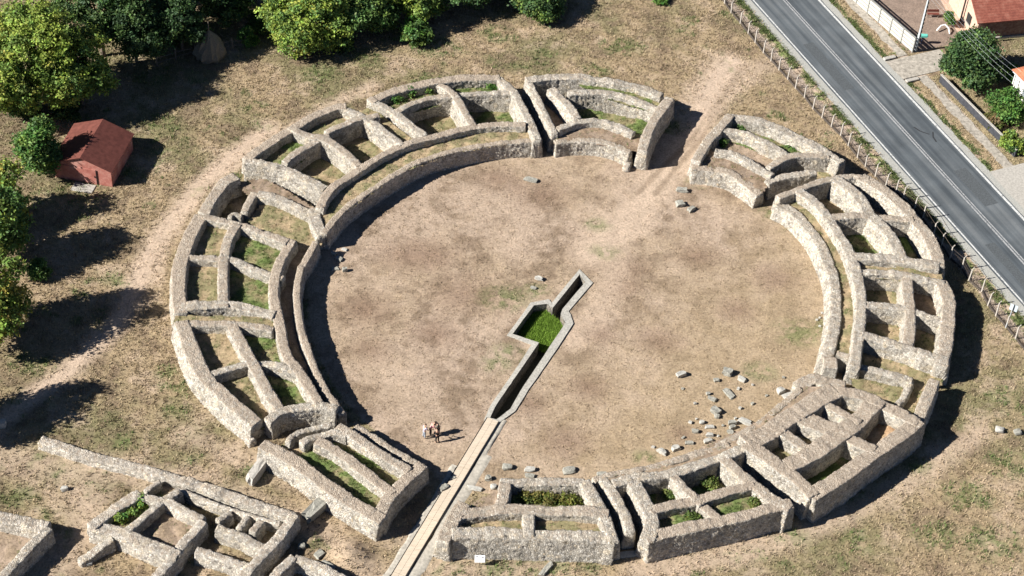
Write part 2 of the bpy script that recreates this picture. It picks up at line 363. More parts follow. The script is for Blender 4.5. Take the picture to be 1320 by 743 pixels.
def ground_color(x, y):
    n1 = fbm(x, y, .11, 3, 4); n2 = fbm(x, y, .45, 8, 4); n3 = fbm(x, y, 1.6, 21, 3)
    sm = lambda v, a, b: np.clip((v-a)/(b-a), 0, 1)[..., None]
    c = STRAW+(OLIVE-STRAW)*sm(n1+.35*(n2-.5), .42, .66)
    c = c+(DRY-c)*sm(n2+.6*(n3-.5), .50, .72)*.75
    c = c+(PALE-c)*sm(1-n2+.5*(n3-.5), .56, .8)*.55
    ra = np.hypot(x-ARENA_C[0], y-ARENA_C[1])
    ar = TAN+(PINK-TAN)*sm(n1, .4, .62)
    ar = ar+(DRY*1.05-ar)*sm(n2+.5*(n3-.5), .46, .72)*.85
    ar = ar+(PALE-ar)*sm(1-n2+.5*(n3-.5), .55, .8)*.5
    ar = ar+(STRAW*1.12-ar)*sm((x-ARENA_C[0])*.35-(y-ARENA_C[1])*.25+4*(n2-.5), 1.5, 6)*.6
    c = np.where((ra < ARENA_R)[..., None], ar, c)
    for px, py, r in browns:
        g = at(px, py); k = np.clip(1.1-np.hypot((x-g[0])*.8, y-g[1])/r*(.55+.9*n2), 0, 1)[..., None]
        c = c+(DRY*np.array((1.1, 1.02, 1.05))-c)*k*.68
    for pa_ in paths:
        pts, wd, st = pa_[:3]; pc = DRY if len(pa_) > 3 else PALE
        k = np.clip(1.35-seg_dist(x, y, pts)/wd*(.6+.8*n2), 0, 1)[..., None]
        c = c+(pc*(1.0+.12*(n3-.5))[..., None]-c)*k*st
    gm = np.zeros(x.shape)
    for px, py, r in greens:
        g = at(px, py); gm = np.maximum(gm, np.clip(1.25-np.hypot((x-g[0])*.75, y-g[1])/r*(.5+1.0*n3), 0, 1))
    gm = gm*np.clip((n3-.36)/.2, 0, 1)
    gm = np.maximum(gm, np.clip((fbm(x, y, .3, 44, 4)-.635)/.1, 0, 1)*np.clip((n3-.4)/.2, 0, 1)*.7*(ra > ARENA_R))
    # under the trees the ground is greener
    c = c+(GREEN*(.75+.7*n3)[..., None]-c)*(gm*.62)[..., None]
    s = (x-P0[0])*RD[0]+(y-P0[1])*RD[1]; o = (x-P0[0])*RN[0]+(y-P0[1])*RN[1]; oo = o+.5*(n2-.5)
    vg = ((oo > -2.35) & (oo < -.9)) | ((oo > 8.3) & (oo < 9.15))
    vk = np.clip((n3-.42)/.16, 0, 1)[..., None]; c = np.where(vg[..., None], (PALE*1.02+(GREEN*1.3+.3*OLIVE-PALE*1.02)*vk)*(.8+.4*n2)[..., None], c)
    dry = (oo > 9.15) & (oo < 10.4)
    c = np.where(dry[..., None], STRAW*.9*(.7+.6*n3)[..., None], c)
    pl = ((oo > -3.2) & (oo <= -2.35)) | ((oo >= 10.4) & (oo < 11.6))
    c = np.where(pl[..., None], PALE*np.array((1.05, 1.1, 1.18))*(.8+.4*n3)[..., None], c)
    yard = (o >= 12.0) & (s < 11.5)
    c = np.where(yard[..., None], np.array((.27, .205, .165))*(.8+.4*n3)[..., None], c)
    gard = (o >= 11.6) & (s > 16)
    c = np.where(gard[..., None], (.5*STRAW+.5*OLIVE)*(.6+.8*n3)[..., None], c)
    return c, gm, ra, o
mounds = [(at(450, 716), 2.6, .75), (at(398, 700), 1.7, .45), (at(348, 232), 2.0, .9), (at(330, 228), 1.6, .8)]
def ground_h(x, y):
    h = .10*(fbm(x, y, .25, 5, 3)-.5)+.05*(fbm(x, y, 1.3, 6, 3)-.5)
    o = (x-P0[0])*RN[0]+(y-P0[1])*RN[1]
    h = np.where((o > -1.3) & (o < 12), h*.15-.03, h)
    h = h-.12*np.exp(-((o-9.15)/.35)**2)
    for g, r, a in mounds: h = h+a*np.exp(-((x-g[0])**2+(y-g[1])**2)/(r*.62)**2)
    return h
def gz(p): return float(ground_h(np.array([p[0]]), np.array([p[1]]))[0])

# drain channel outline (inner edge of the hole), far end first, clockwise
CH = [S(16, *p, .05) for p in ((785, 72), (822, 122), (672, 296), (664, 330), (694, 384), (595, 536))] + [S(19, *p, .05) for p in ((968, 0), (890, 138), (800, 207), (758, 197), (790, 128), (868, 10))] + [S(16, *p, .05) for p in ((368, 740), (524, 512), (354, 456), (490, 272), (575, 262), (612, 290))]
CH = np.array(CH)
def offset_poly(p, d):
    n = len(p); out = []
    area = .5*sum(p[i][0]*p[(i+1) % n][1]-p[(i+1) % n][0]*p[i][1] for i in range(n)); sg = 1 if area > 0 else -1
    for i in range(n):
        a, b, c = p[i-1], p[i], p[(i+1) % n]
        e1 = (b-a)/np.linalg.norm(b-a); e2 = (c-b)/np.linalg.norm(c-b)
        n1 = sg*np.array((e1[1], -e1[0])); n2 = sg*np.array((e2[1], -e2[0])); k = n1+n2
        k = k/max(.45, np.dot(k, n1)); L = np.linalg.norm(k)
        out.append(b+k/L*min(L, 1.5)*(d if np.isscalar(d) else d[i]))
    return np.array(out)
CH_OUT = offset_poly(CH, [.5, .65, .65, .9, .7, .7, .6, .5, .42, .42, .45, .42, .42, .5, .38, .42, .6, .5])
CH_CUT = offset_poly(CH, .24)

def build_ground():
    ax = np.concatenate([-np.geomspace(900, 78, 12), np.arange(-76, 76.01, .2), np.geomspace(78, 900, 12)])
    ay = np.concatenate([-np.geomspace(900, 55, 12), np.arange(-53, 80.01, .2), np.geomspace(82, 900, 12)])
    X, Y = np.meshgrid(ax, ay); x, y = X.ravel(), Y.ravel()
    c, gm, ra, o = ground_color(x, y)
    z = ground_h(x, y)
    idx = np.arange(len(x)).reshape(X.shape)
    F = np.stack([idx[:-1, :-1], idx[:-1, 1:], idx[1:, 1:], idx[1:, :-1]], -1).reshape(-1, 4)
    cx, cy = x[F].mean(1), y[F].mean(1)
    F = F[~inside(cx, cy, CH_CUT)]
    return tag(mesh_obj('ground', np.c_[x, y, z], F, M_GROUND, None, True, c), kind='structure')
build_ground()
# ------------------------------------------------------------------ the amphitheatre ring
def fill(name, parent, pts, z, kind=0, rough=.06):
    """earth filling a cell: polygon of (sheet, x, y, h) read at the wall tops; kind: 0 straw, 1 green, 2 bare tan, 3 orange dirt"""
    P = np.array([S(*p) for p in pts]); lo, hi = P.min(0)-.1, P.max(0)+.1
    st = .22; xs = np.arange(lo[0], hi[0]+st, st); ys = np.arange(lo[1], hi[1]+st, st)
    X, Y = np.meshgrid(xs, ys); x, y = X.ravel(), Y.ravel(); idx = np.arange(len(x)).reshape(X.shape)
    F = np.stack([idx[:-1, :-1], idx[:-1, 1:], idx[1:, 1:], idx[1:, :-1]], -1).reshape(-1, 4)
    F = F[inside(x[F].mean(1), y[F].mean(1), P)]
    n = fbm(x, y, 1.1, 31, 4); n3 = fbm(x, y, 2.2, 77, 3)
    base = {0: (STRAW*1.1, OLIVE*1.1), 1: (OLIVE*1.15, GREEN*1.4), 2: (PINK*.85, TAN*.8), 3: (np.array((.36, .22, .12)), TAN), 4: (PINK*.75, DRY*1.15)}[kind]
    k = np.clip((n-.38)/.24, 0, 1)[:, None]
    c = base[0]+(base[1]-base[0])*k; c = c*(.7+.6*n3)[:, None]
    zz = (z if np.isscalar(z) else z(x, y))+rough*4*(n-.5)+rough*2*(n3-.5)
    used = np.unique(F); mp = -np.ones(len(x), int); mp[used] = np.arange(len(used))
    CELLS.append((P, z, kind))
    return mesh_obj(name, np.c_[x, y, zz][used], mp[F], M_GROUND, parent, True, c[used])
CELLS = []
RING = 'stone cell blocks of the amphitheatre ring'
def block(label, sh, x, y):
    p = S(sh, x, y)
    return thing('ruined_wall_block', label, 'ruined wall', (p[0], p[1], 0), RING)

# north-west block with two shallow and two deep cells
b = block('stone cell block of the ring with dark green bushes in its back corner cell', 2, 700, 250); h = 2.4
W(2, 'outer_wall', b, [(200, 245), (310, 195), (430, 160), (600, 125), (760, 103), (900, 97), (1005, 98)], h, 1.15, M_SOIL)
W(2, 'radial_wall', b, [(205, 250), (330, 312), (430, 390), (530, 468)], h, 1.0, M_BARE)
W(2, 'radial_wall', b, [(640, 140), (720, 200), (765, 265), (850, 405)], h+.03, .9, M_MID)
W(2, 'radial_wall', b, [(1020, 105), (1110, 190), (1165, 290), (1225, 400), (1262, 490)], h, 1.0, M_BARE)
W(2, 'cross_wall', b, [(390, 300), (460, 265), (580, 225), (700, 218)], h-.05, .85, M_MID)
W(2, 'cross_wall', b, [(760, 208), (900, 195), (1070, 198)], h-.1, .8, M_BARE)
fill('earth_fill', b, [(2, 210, 250, h), (2, 620, 125, h), (2, 710, 215, h), (2, 400, 300, h)], 1.45, 1)
fill('earth_fill', b, [(2, 640, 125, h), (2, 1010, 100, h), (2, 1080, 195, h), (2, 740, 210, h)], 1.4, 1)
fill('earth_fill', b, [(2, 390, 300, h), (2, 720, 215, h), (2, 850, 405, h), (2, 530, 480, h)], .1, 0)
fill('earth_fill', b, [(2, 740, 210, h), (2, 1100, 200, h), (2, 1240, 420, h), (2, 870, 420, h)], .15, 1)

# second block to its left
b = block('four celled stone block of the ring facing the red shed, deep dark cells', 1, 950, 500); h = 2.4
W(1, 'outer_wall', b, [(600, 515), (740, 412), (840, 350), (920, 305), (1050, 232), (1160, 192), (1215, 188)], h, 1.15, M_SOIL)
W(1, 'radial_wall', b, [(595, 535), (700, 550), (830, 585), (950, 640), (1085, 705)], h, 1.0, M_BARE)
W(1, 'radial_wall', b, [(880, 325), (1000, 378), (1095, 395), (1190, 450), (1310, 555)], h+.03, .95, M_MID)
W(2, 'radial_wall', b, [(15, 292), (130, 345), (220, 395), (310, 465), (385, 525)], h, .85, M_BARE)
W(1, 'cross_wall', b, [(865, 520), (960, 450), (1080, 388)], h-.05, .85, M_MID)
W(2, 'cross_wall', b, [(-60, 430), (20, 400), (110, 365), (200, 350)], h-.05, .85, M_MID)
fill('earth_fill', b, [(1, 600, 520, h), (1, 880, 330, h), (1, 1050, 400, h), (1, 860, 560, h)], 1.35, 1)
fill('earth_fill', b, [(1, 900, 310, h), (1, 1220, 185, h), (1, 1300, 270, h), (1, 1090, 390, h)], 1.45, 0)
fill('earth_fill', b, [(1, 860, 540, h), (1, 1080, 390, h), (1, 1310, 560, h), (1, 1120, 700, h)], .3, 0)
fill('earth_fill', b, [(2, -60, 420, h), (2, 190, 350, h), (2, 380, 530, h), (2, 60, 680, h)], .3, 0)
fill('earth_fill', b, [(2, 60, 300, h), (2, 190, 250, h), (2, 500, 490, h), (2, 370, 530, h)], 1.6, 0)

# long podium under both
b = thing('podium_wall', 'long double curved podium wall with a grassy terrace along the top left of the arena', 'ruined wall', (*S(2, 300, 600), 0), 'podium walls round the arena')
h = 2.45
W(5, 'back_wall', b, [(1060, 290), (1115, 190), (1200, 112), (1320, 38), (300, 580, h, 2), (400, 533, h, 2), (560, 487, h, 2), (720, 445, h, 2), (880, 410, h, 2), (1040, 398, h, 2), (1190, 405, h, 2)], h, .95, M_SOIL)
W(5, 'arena_wall', b, [(1085, 455), (1125, 400), (1185, 330), (1300, 232), (375, 705, 1.9, 2), (500, 640, 1.9, 2), (700, 577, 1.9, 2), (900, 535, 1.9, 2), (1100, 510, 1.9, 2), (1280, 500, 1.9, 2)], 1.9, .8, M_SOIL)
W(5, 'end_wall', b, [(1020, 300), (1040, 380), (1075, 455)], 1.9, 1.3, M_BARE)
fill('terrace_fill', b, [(5, 1060, 320, 1.8), (5, 1200, 130, 1.8), (2, 300, 600, 1.8), (2, 700, 465, 1.8), (2, 1200, 420, 1.8), (2, 1285, 500, 1.8), (2, 1100, 520, 1.8), (2, 700, 590, 1.8), (2, 375, 720, 1.8), (5, 1180, 350, 1.8), (5, 1090, 440, 1.8)], 1.72, 0)

# gap of broken walls
b = block('broken walls with a rounded earth mound in the gap beside the podium end', 5, 650, 300); h = 2.0
W(5, 'outer_wall', b, [(320, 310), (390, 195), (450, 122), (510, 92)], h, 1.3, M_MID)
W(5, 'radial_wall', b, [(680, 195), (800, 225), (900, 270), (1010, 325)], 1.9, .95, M_BARE)
W(5, 'stub_wall', b, [(640, 190), (605, 250), (575, 310)], 1.8, .8, M_MID)
W(5, 'stub_wall', b, [(480, 345), (510, 325), (560, 335)], 1.7, .6, M_BARE)
fill('earth_fill', b, [(5, 520, 90, 2), (5, 700, 60, 2), (5, 880, 160, 2), (5, 1040, 260, 2), (5, 1000, 330, 2), (5, 680, 190, 2), (5, 610, 200, 2)], 1.25, 4)
fill('earth_fill', b, [(5, 590, 330, 2), (5, 690, 200, 2), (5, 1040, 330, 2), (5, 1080, 470, 2), (5, 1020, 520, 2), (5, 830, 490, 2)], .95, 0)

# west block
b = block('squarish four celled block at the left edge of the ring, straight cross walls', 7, 450, 100); h = 2.1
W(5, 'radial_wall', b, [(330, 345), (480, 378), (580, 405), (720, 458), (840, 505)], h, .9, M_MID)
W(5, 'outer_wall', b, [(290, 345), (238, 440), (190, 550), (160, 660), (152, 100, h, 7), (152, 200, h, 7), (165, 300, h, 7)], h, 1.5, M_SOIL, batter=.16)
W(5, 'curved_wall', b, [(515, 410), (465, 500), (445, 610), (437, 50, h, 7), (438, 150, h, 7), (440, 260, h, 7)], h, 1.1, M_MID)
W(5, 'cross_wall', b, [(190, 612), (320, 612), (430, 618)], h-.05, .85, M_MID)
W(5, 'cross_wall', b, [(460, 612), (560, 642), (660, 688), (780, 728)], h-.05, .85, M_BARE)
W(7, 'radial_wall', b, [(140, 275), (300, 268), (450, 260), (560, 272), (660, 302), (755, 325)], h, 1.2, M_BARE)
fill('earth_fill', b, [(5, 310, 350, h), (5, 520, 400, h), (5, 440, 620, h), (5, 170, 610, h)], 1.3, 0)
fill('earth_fill', b, [(5, 520, 400, h), (5, 850, 505, h), (5, 770, 730, h), (5, 440, 620, h)], 1.1, 1)
fill('earth_fill', b, [(7, 170, -40, h), (7, 440, -40, h), (7, 440, 260, h), (7, 150, 270, h)], 1.3, 0)
fill('earth_fill', b, [(7, 440, -40, h), (7, 770, 70, h), (7, 770, 320, h), (7, 440, 260, h)], 1.1, 1)

fill('gap_fill', b, [(7, 120, 320, h), (7, 760, 330, h), (7, 760, 410, h), (7, 120, 370, h)], 1.8, 0)
# west-south-west block
b = block('four celled block on the left with a long smooth pale outer face', 9, 550, 250); h = 2.1
W(7, 'radial_wall', b, [(150, 388), (300, 380), (450, 382), (600, 396), (745, 420)], h, .9, M_MID)
W(7, 'outer_wall', b, [(175, 385), (215, 500), (270, 635), (335, 240, h, 9), (430, 335, h, 9), (520, 420, h, 9), (640, 508, h, 9)], h, 1.5, M_MID, batter=.2)
W(7, 'curved_wall', b, [(490, 390), (540, 478), (590, 575), (635, 150, h, 9), (690, 250, h, 9), (740, 340, h, 9), (800, 430, h, 9)], h, 1.15, M_MID)
W(9, 'cross_wall', b, [(380, 205), (500, 165), (600, 142), (700, 138), (790, 150), (880, 185)], h-.05, .8, M_BARE)
W(9, 'end_wall', b, [(735, 500), (800, 455), (920, 425), (1050, 412), (1160, 435)], h, 1.0, M_BARE)
W(9, 'stub_wall', b, [(600, 610), (630, 640)], .7, .8, M_PALE)
fill('earth_fill', b, [(7, 200, 390, h), (7, 490, 380, h), (7, 620, 640, h), (7, 300, 680, h)], 1.15, 0)
fill('earth_fill', b, [(7, 490, 380, h), (7, 740, 400, h), (7, 860, 640, h), (7, 620, 640, h)], 1.2, 1)
fill('earth_fill', b, [(9, 380, 190, h), (9, 620, 140, h), (9, 790, 450, h), (9, 680, 520, h)], .95, 0)
fill('earth_fill', b, [(9, 640, 135, h), (9, 860, 160, h), (9, 1060, 400, h), (9, 790, 440, h)], .95, 1)
# podium on the left
b = thing('podium_wall', 'narrow curved podium with two dark shadowed walls at the left side of the arena', 'ruined wall', (*S(7, 850, 300), 0), 'podium walls round the arena')
W(5, 'back_wall', b, [(885, 495), (825, 590), (785, 690), (765, 150, h, 7), (775, 260, h, 7), (800, 370, h, 7), (845, 80, h, 9), (920, 180, h, 9), (990, 290, h, 9), (1055, 395, h, 9)], h, 1.05, M_SOIL)
W(5, 'arena_wall', b, [(1035, 510, 1.75), (975, 620, 1.75), (938, 30, 1.75, 7), (915, 150, 1.75, 7), (922, 300, 1.75, 7), (950, 450, 1.75, 7), (1000, 590, 1.75, 7), (1050, 220, 1.75, 9), (1110, 330, 1.75, 9), (1185, 430, 1.75, 9), (1205, 462, 1.75, 9)], 1.75, .75, M_SOIL)
fill('terrace_fill', b, [(5, 900, 490, 2), (5, 1040, 500, 2), (5, 975, 620, 2), (7, 915, 150, 2), (7, 922, 300, 2), (7, 1000, 590, 2), (9, 1110, 330, 2), (9, 1190, 440, 2), (9, 1060, 400, 2), (9, 920, 180, 2), (7, 775, 260, 2), (7, 765, 150, 2)], .75, 2)

# south-west block by the walkway
b = block('long narrow block with two parallel trenches beside the plank walkway', 10, 700, 380); h = 2.0
W(10, 'outer_wall', b, [(105, 215), (250, 290), (370, 372), (500, 470), (640, 560), (790, 655), (850, 690)], h, 1.4, M_SOIL, batter=.18)
W(10, 'end_wall', b, [(1120, 345), (1010, 445), (900, 565), (840, 680)], h, 1.15, M_SOIL)
W(10, 'dividing_wall', b, [(465, 195), (570, 250), (660, 315), (780, 410), (920, 515)], h, 1.05, M_SOIL)
W(10, 'inner_wall', b, [(575, 90), (660, 140), (780, 222), (900, 300), (1040, 385)], 1.95, 1.0, M_MID)
W(10, 'low_wall', b, [(690, 95), (820, 175), (960, 265), (1095, 345)], 1.35, .75, M_MID)
W(10, 'back_wall', b, [(255, 195), (300, 145), (400, 108), (540, 85)], 1.75, .65, M_BARE)
W(10, 'back_wall', b, [(345, 205), (420, 165), (540, 135), (640, 150)], 1.85, .75, M_BARE)
fill('earth_fill', b, [(10, 250, 250, h), (10, 470, 190, h), (10, 930, 520, h), (10, 840, 660, h)], .95, 1)
fill('earth_fill', b, [(10, 480, 190, h), (10, 620, 130, h), (10, 1050, 390, h), (10, 930, 520, h)], .95, 1)
fill('earth_fill', b, [(10, 110, 200, h), (10, 300, 130, h), (10, 560, 80, h), (10, 620, 140, h), (10, 300, 260, h)], .9, 0)

# south block with the info sign
b = block('three celled block right of the walkway, white sign at foot', 12, 650, 350); h = 2.4
W(12, 'outer_wall', b, [(185, 460), (420, 455), (650, 467), (900, 477), (1100, 482), (1195, 495)], h, 1.35, M_BARE, batter=.14)
W(12, 'end_wall', b, [(235, 275), (170, 380), (110, 500)], h, 1.3, M_MID)
W(12, 'curved_wall', b, [(235, 335), (440, 310), (600, 305), (800, 312), (1000, 318), (1145, 335)], h, 1.15, M_MID)
W(12, 'radial_wall', b, [(508, 150), (495, 225), (470, 300)], h, 1.15, M_MID)
W(12, 'back_wall', b, [(475, 133), (700, 130), (900, 128), (1020, 132)], 2.2, 1.0, M_BARE)
W(12, 'radial_wall', b, [(1025, 140), (1090, 240), (1140, 335), (1178, 430), (1205, 505)], h+.03, 1.15, M_BARE)
W(12, 'radial_wall', b, [(660, 330), (660, 470)], h-.03, 1.15, M_BARE)
fill('earth_fill', b, [(12, 170, 330, h), (12, 1150, 330, h), (12, 1200, 490, h), (12, 130, 470, h)], 1.65, 0)
fill('earth_fill', b, [(12, 500, 130, h), (12, 1020, 130, h), (12, 1140, 330, h), (12, 470, 310, h)], 1.15, 1)
fill('earth_fill', b, [(12, 235, 275, h), (12, 480, 150, h), (12, 470, 310, h), (12, 200, 340, h)], 1.9, 2)

# south-south-east block
b = block('four celled block with tall dark outer face and slit passages', 13, 750, 380); h = 2.5
W(13, 'partition_wall', b, [(100, 250), (170, 350), (225, 450), (255, 555)], 2.35, .95, M_BARE)
W(13, 'radial_wall', b, [(290, 260), (345, 360), (390, 450), (402, 540), (375, 615)], h, 1.35, M_BARE)
W(13, 'inner_wall', b, [(150, 262), (320, 225), (480, 207), (650, 160), (800, 110), (900, 75), (1010, 28)], h-.02, 1.0, M_BARE)
W(13, 'arena_wall', b, [(25, 240, 1.7), (150, 205, 1.7), (350, 172, 1.7), (600, 105, 1.7), (900, 10, 1.7)], 1.7, .75, M_MID)
W(13, 'outer_wall', b, [(385, 610), (620, 553), (820, 510), (1000, 472), (1150, 428), (1285, 398)], h, 1.25, M_SOIL)
W(13, 'radial_wall', b, [(865, 95), (960, 185), (1060, 268), (1170, 358), (1280, 418)], h+.03, 1.15, M_MID)
W(13, 'curved_wall', b, [(415, 432), (560, 398), (700, 370), (860, 325), (1040, 280)], h-.03, 1.0, M_SOIL)
W(13, 'cross_wall', b, [(540, 210), (620, 300), (690, 368)], h-.04, .95, M_MID)
W(13, 'cross_wall', b, [(700, 375), (745, 412), (830, 490)], h-.04, .95, M_SOIL)
fill('earth_fill', b, [(13, 310, 240, h), (13, 545, 200, h), (13, 700, 370, h), (13, 420, 440, h)], .7, 1)
fill('earth_fill', b, [(13, 545, 200, h), (13, 860, 100, h), (13, 1050, 270, h), (13, 700, 370, h)], .55, 1)
fill('earth_fill', b, [(13, 420, 430, h), (13, 720, 370, h), (13, 830, 500, h), (13, 450, 590, h)], 1.65, 1)
fill('earth_fill', b, [(13, 720, 370, h), (13, 1050, 270, h), (13, 1250, 410, h), (13, 830, 500, h)], 1.75, 1)
fill('terrace_fill', b, [(13, 25, 240, 1.7), (13, 350, 170, 1.7), (13, 900, 10, 1.7), (13, 1010, 20, 1.7), (13, 800, 110, 1.7), (13, 480, 210, 1.7), (13, 150, 262, 1.7)], 1.6, 2)

# south-east block
b = block('tall brown topped block with four narrow slot cells and two larger cells', 14, 700, 420); h = 2.7
W(14, 'radial_wall', b, [(120, 515), (230, 578), (330, 655), (440, 735), (535, 835)], h, 1.4, M_SOIL)
W(15, 'outer_wall', b, [(335, 485), (500, 385), (640, 285), (770, 195), (900, 105), (1015, 15)], h, 1.5, M_SOIL)
W(14, 'curved_wall', b, [(400, 640), (530, 575), (640, 498), (720, 440), (800, 385), (880, 305), (945, 235)], h-.03, 1.8, M_SOIL)
W(14, 'inner_wall', b, [(110, 505), (250, 435), (360, 355), (470, 290), (570, 225), (690, 165)], h-.05, 2.0, M_SOIL)
W(14, 'radial_wall', b, [(690, 165), (850, 195), (980, 250), (1090, 305), (1205, 365)], h, 1.4, M_SOIL)
W(14, 'cross_wall', b, [(725, 440), (800, 485), (890, 530)], h-.06, 1.3, M_SOIL)
W(14, 'cross_wall', b, [(360, 440), (450, 500), (540, 560)], h-.12, 1.1, M_MID)
W(14, 'cross_wall', b, [(500, 345), (600, 385), (720, 435)], h-.04, 2.0, M_SOIL)
W(14, 'cross_wall', b, [(610, 245), (700, 290), (800, 350)], h-.1, .95, M_SOIL)
W(20, 'arena_wall', b, [(250, 648, 1.5), (450, 578, 1.5), (590, 515, 1.5), (750, 420, 1.5), (900, 300, 1.5), (1010, 205, 1.5)], 1.5, .7, M_MID)
W(20, 'low_wall', b, [(1000, 190), (1090, 140), (1180, 165), (1300, 190)], 1.3, 1.5, M_MID)
fill('earth_fill', b, [(14, 400, 650, h), (14, 720, 450, h), (14, 890, 530, h), (14, 520, 830, h)], .75, 1)
fill('earth_fill', b, [(14, 740, 440, h), (14, 940, 240, h), (14, 1210, 360, h), (14, 890, 530, h)], lambda x, y: .5+.9*np.clip((x-S(14, 880, 430, 1)[0])/2.2, 0, 1), 3)
fill('earth_fill', b, [(14, 110, 510, h), (14, 690, 165, h), (14, 930, 240, h), (14, 400, 640, h)], 1.2, 0)
fill('terrace_fill', b, [(20, 250, 640, 1.4), (20, 750, 410, 1.4), (20, 1010, 195, 1.4), (20, 1300, 190, 1.4), (20, 1250, 260, 1.4), (20, 900, 420, 1.4), (20, 600, 590, 1.4), (20, 300, 700, 1.4)], 1.42, 2)

# east block, lower
b = block('rounded pale block on the right with square cells and broad shadow', 8, 850, 350); h = 2.4
W(8, 'curved_wall', b, [(515, 60), (528, 130), (545, 220), (552, 310), (548, 400), (538, 500), (522, 610), (512, 690)], h, 1.15, M_BARE)
W(8, 'outer_wall', b, [(1070, 165), (1112, 265), (1115, 380), (1105, 500), (1085, 645), (1075, 690)], h, 1.45, M_MID)
W(8, 'radial_wall', b, [(550, 103), (700, 103), (820, 117), (960, 142), (1075, 168)], h, .95, M_BARE)
W(8, 'middle_wall', b, [(848, 130), (855, 250), (868, 350), (868, 450), (858, 560)], h, 1.15, M_MID)
W(8, 'cross_wall', b, [(570, 312), (720, 322), (860, 342)], h-.05, .95, M_BARE)
W(8, 'cross_wall', b, [(870, 345), (950, 372), (1070, 408)], h-.05, .9, M_BARE)
W(8, 'radial_wall', b, [(570, 505), (720, 548), (860, 592), (1000, 645), (1100, 672)], h, 1.05, M_BARE)
W(38, 'low_wall', b, [(325, 655), (440, 683), (555, 712)], 1.7, .85, M_BARE)
W(14, 'stub_wall', b, [(1175, 100), (1130, 200), (1085, 255)], 1.5, .65, M_BARE)
W(14, 'outer_wall', b, [(1320, 110), (1255, 270), (1225, 345)], 2.1, 1.15, M_MID)
W(8, 'arena_wall', b, [(110, 255, 1.6, 6), (210, 312, 1.6, 6), (310, 410, 1.6, 6), (392, 530, 1.6, 6), (365, 110), (385, 240), (386, 370), (370, 500), (340, 620), (320, 690)], 1.6, 1.25, M_BARE, batter=.22)
W(8, 'pier', b, [(310, 680), (400, 690)], 1.8, 1.6, M_MID)
W(8, 'low_wall', b, [(395, 625), (480, 645)], 1.9, .7, M_MID)
fill('terrace_fill', b, [(6, 130, 250, 1.6), (6, 240, 190, 1.6), (6, 440, 370, 1.6), (6, 560, 600, 1.6), (8, 520, 150, 1.6), (8, 530, 400, 1.6), (8, 500, 640, 1.6), (8, 390, 620, 1.6), (8, 390, 370, 1.6), (8, 370, 110, 1.6), (6, 310, 410, 1.6)], 1.38, 0)
for c, z, k in (([(550, 100), (850, 110), (868, 340), (560, 312)], .45, 0), ([(850, 110), (1080, 165), (1115, 410), (868, 345)], .7, 4), ([(560, 312), (868, 342), (860, 590), (540, 505)], .5, 0), ([(868, 345), (1115, 410), (1100, 680), (860, 590)], .7, 0), ([(520, 500), (1100, 680), (1090, 760), (500, 700)], .75, 0)):
    fill('earth_fill', b, [(8, x, y, h) for x, y in c], z, k)
fill('earth_fill', b, [(14, 760, -20, 1.2), (14, 1150, 100, 1.2), (14, 1320, 60, 1.2), (14, 1220, 330, 1.2), (14, 1060, 290, 1.2), (14, 800, 120, 1.2)], .75, 0)

# east block, upper
b = block('curving block of thick rounded walls whose shadow reaches the roadside fence', 6, 700, 350); h = 2.4
W(6, 'end_wall', b, [(125, 215), (260, 165), (380, 120), (500, 92), (600, 85), (690, 95)], h, .8, M_MID)
W(6, 'curved_wall', b, [(265, 190), (350, 250), (440, 352), (510, 460), (570, 560), (612, 690)], h, 1.15, M_BARE)
W(6, 'middle_wall', b, [(500, 112), (590, 175), (660, 250), (712, 330), (760, 375), (820, 440), (870, 520), (905, 600)], h-.02, 1.35, M_BARE, batter=.16)
W(6, 'outer_wall', b, [(665, 92), (790, 170), (880, 240), (960, 320), (1040, 410), (1100, 500), (1140, 590), (1150, 650)], h, 1.5, M_MID, batter=.14)
W(6, 'cross_wall', b, [(470, 348), (620, 337), (760, 348), (940, 360)], h-.04, .95, M_MID)
W(6, 'radial_wall', b, [(600, 602), (800, 605), (950, 630), (1140, 665)], h, 1.3, M_BARE)
for c, z, k in (([(290, 190), (500, 100), (720, 320), (480, 350)], .3, 0), ([(500, 100), (690, 95), (960, 350), (720, 340)], .3, 2), ([(480, 350), (740, 345), (900, 600), (610, 600)], .25, 1), ([(740, 345), (960, 355), (1140, 650), (900, 600)], .4, 1)):
    fill('earth_fill', b, [(6, x, y, h) for x, y in c], z, k)
fill('earth_fill', b, [(8, 540, 40, h), (8, 1080, 60, h), (8, 1070, 170, h), (8, 550, 110, h)], 1.9, 0)

# north-east block
b = block('block at the top right end of the ring with a spiky green fern inside', 4, 500, 300); h = 2.2
W(4, 'outer_wall', b, [(325, 95), (480, 127), (640, 187), (780, 252), (900, 312), (1015, 385)], h, 1.25, M_BARE)
W(4, 'end_wall', b, [(305, 95), (225, 190), (155, 270), (90, 380)], h, 1.1, M_MID)
W(4, 'dividing_wall', b, [(250, 178), (400, 207), (540, 272), (690, 355)], h, .95, M_BARE)
W(4, 'inner_wall', b, [(210, 318), (340, 347), (460, 407), (580, 480)], h, 1.0, M_BARE)
W(4, 'cross_wall', b, [(585, 408), (660, 367), (760, 347), (900, 352)], h, .85, M_MID)
W(4, 'side_wall', b, [(545, 520), (620, 490), (720, 472), (860, 455)], h-.1, .9, M_BARE)
W(4, 'arena_wall', b, [(60, 425), (180, 435), (300, 462), (400, 520), (500, 598)], 1.7, 1.05, M_SOIL, batter=.18)
fill('terrace_fill', b, [(4, 150, 290, 1.7), (4, 340, 350, 1.7), (4, 580, 490, 1.7), (4, 520, 590, 1.7), (4, 300, 455, 1.7), (4, 60, 410, 1.7)], 1.62, 4)
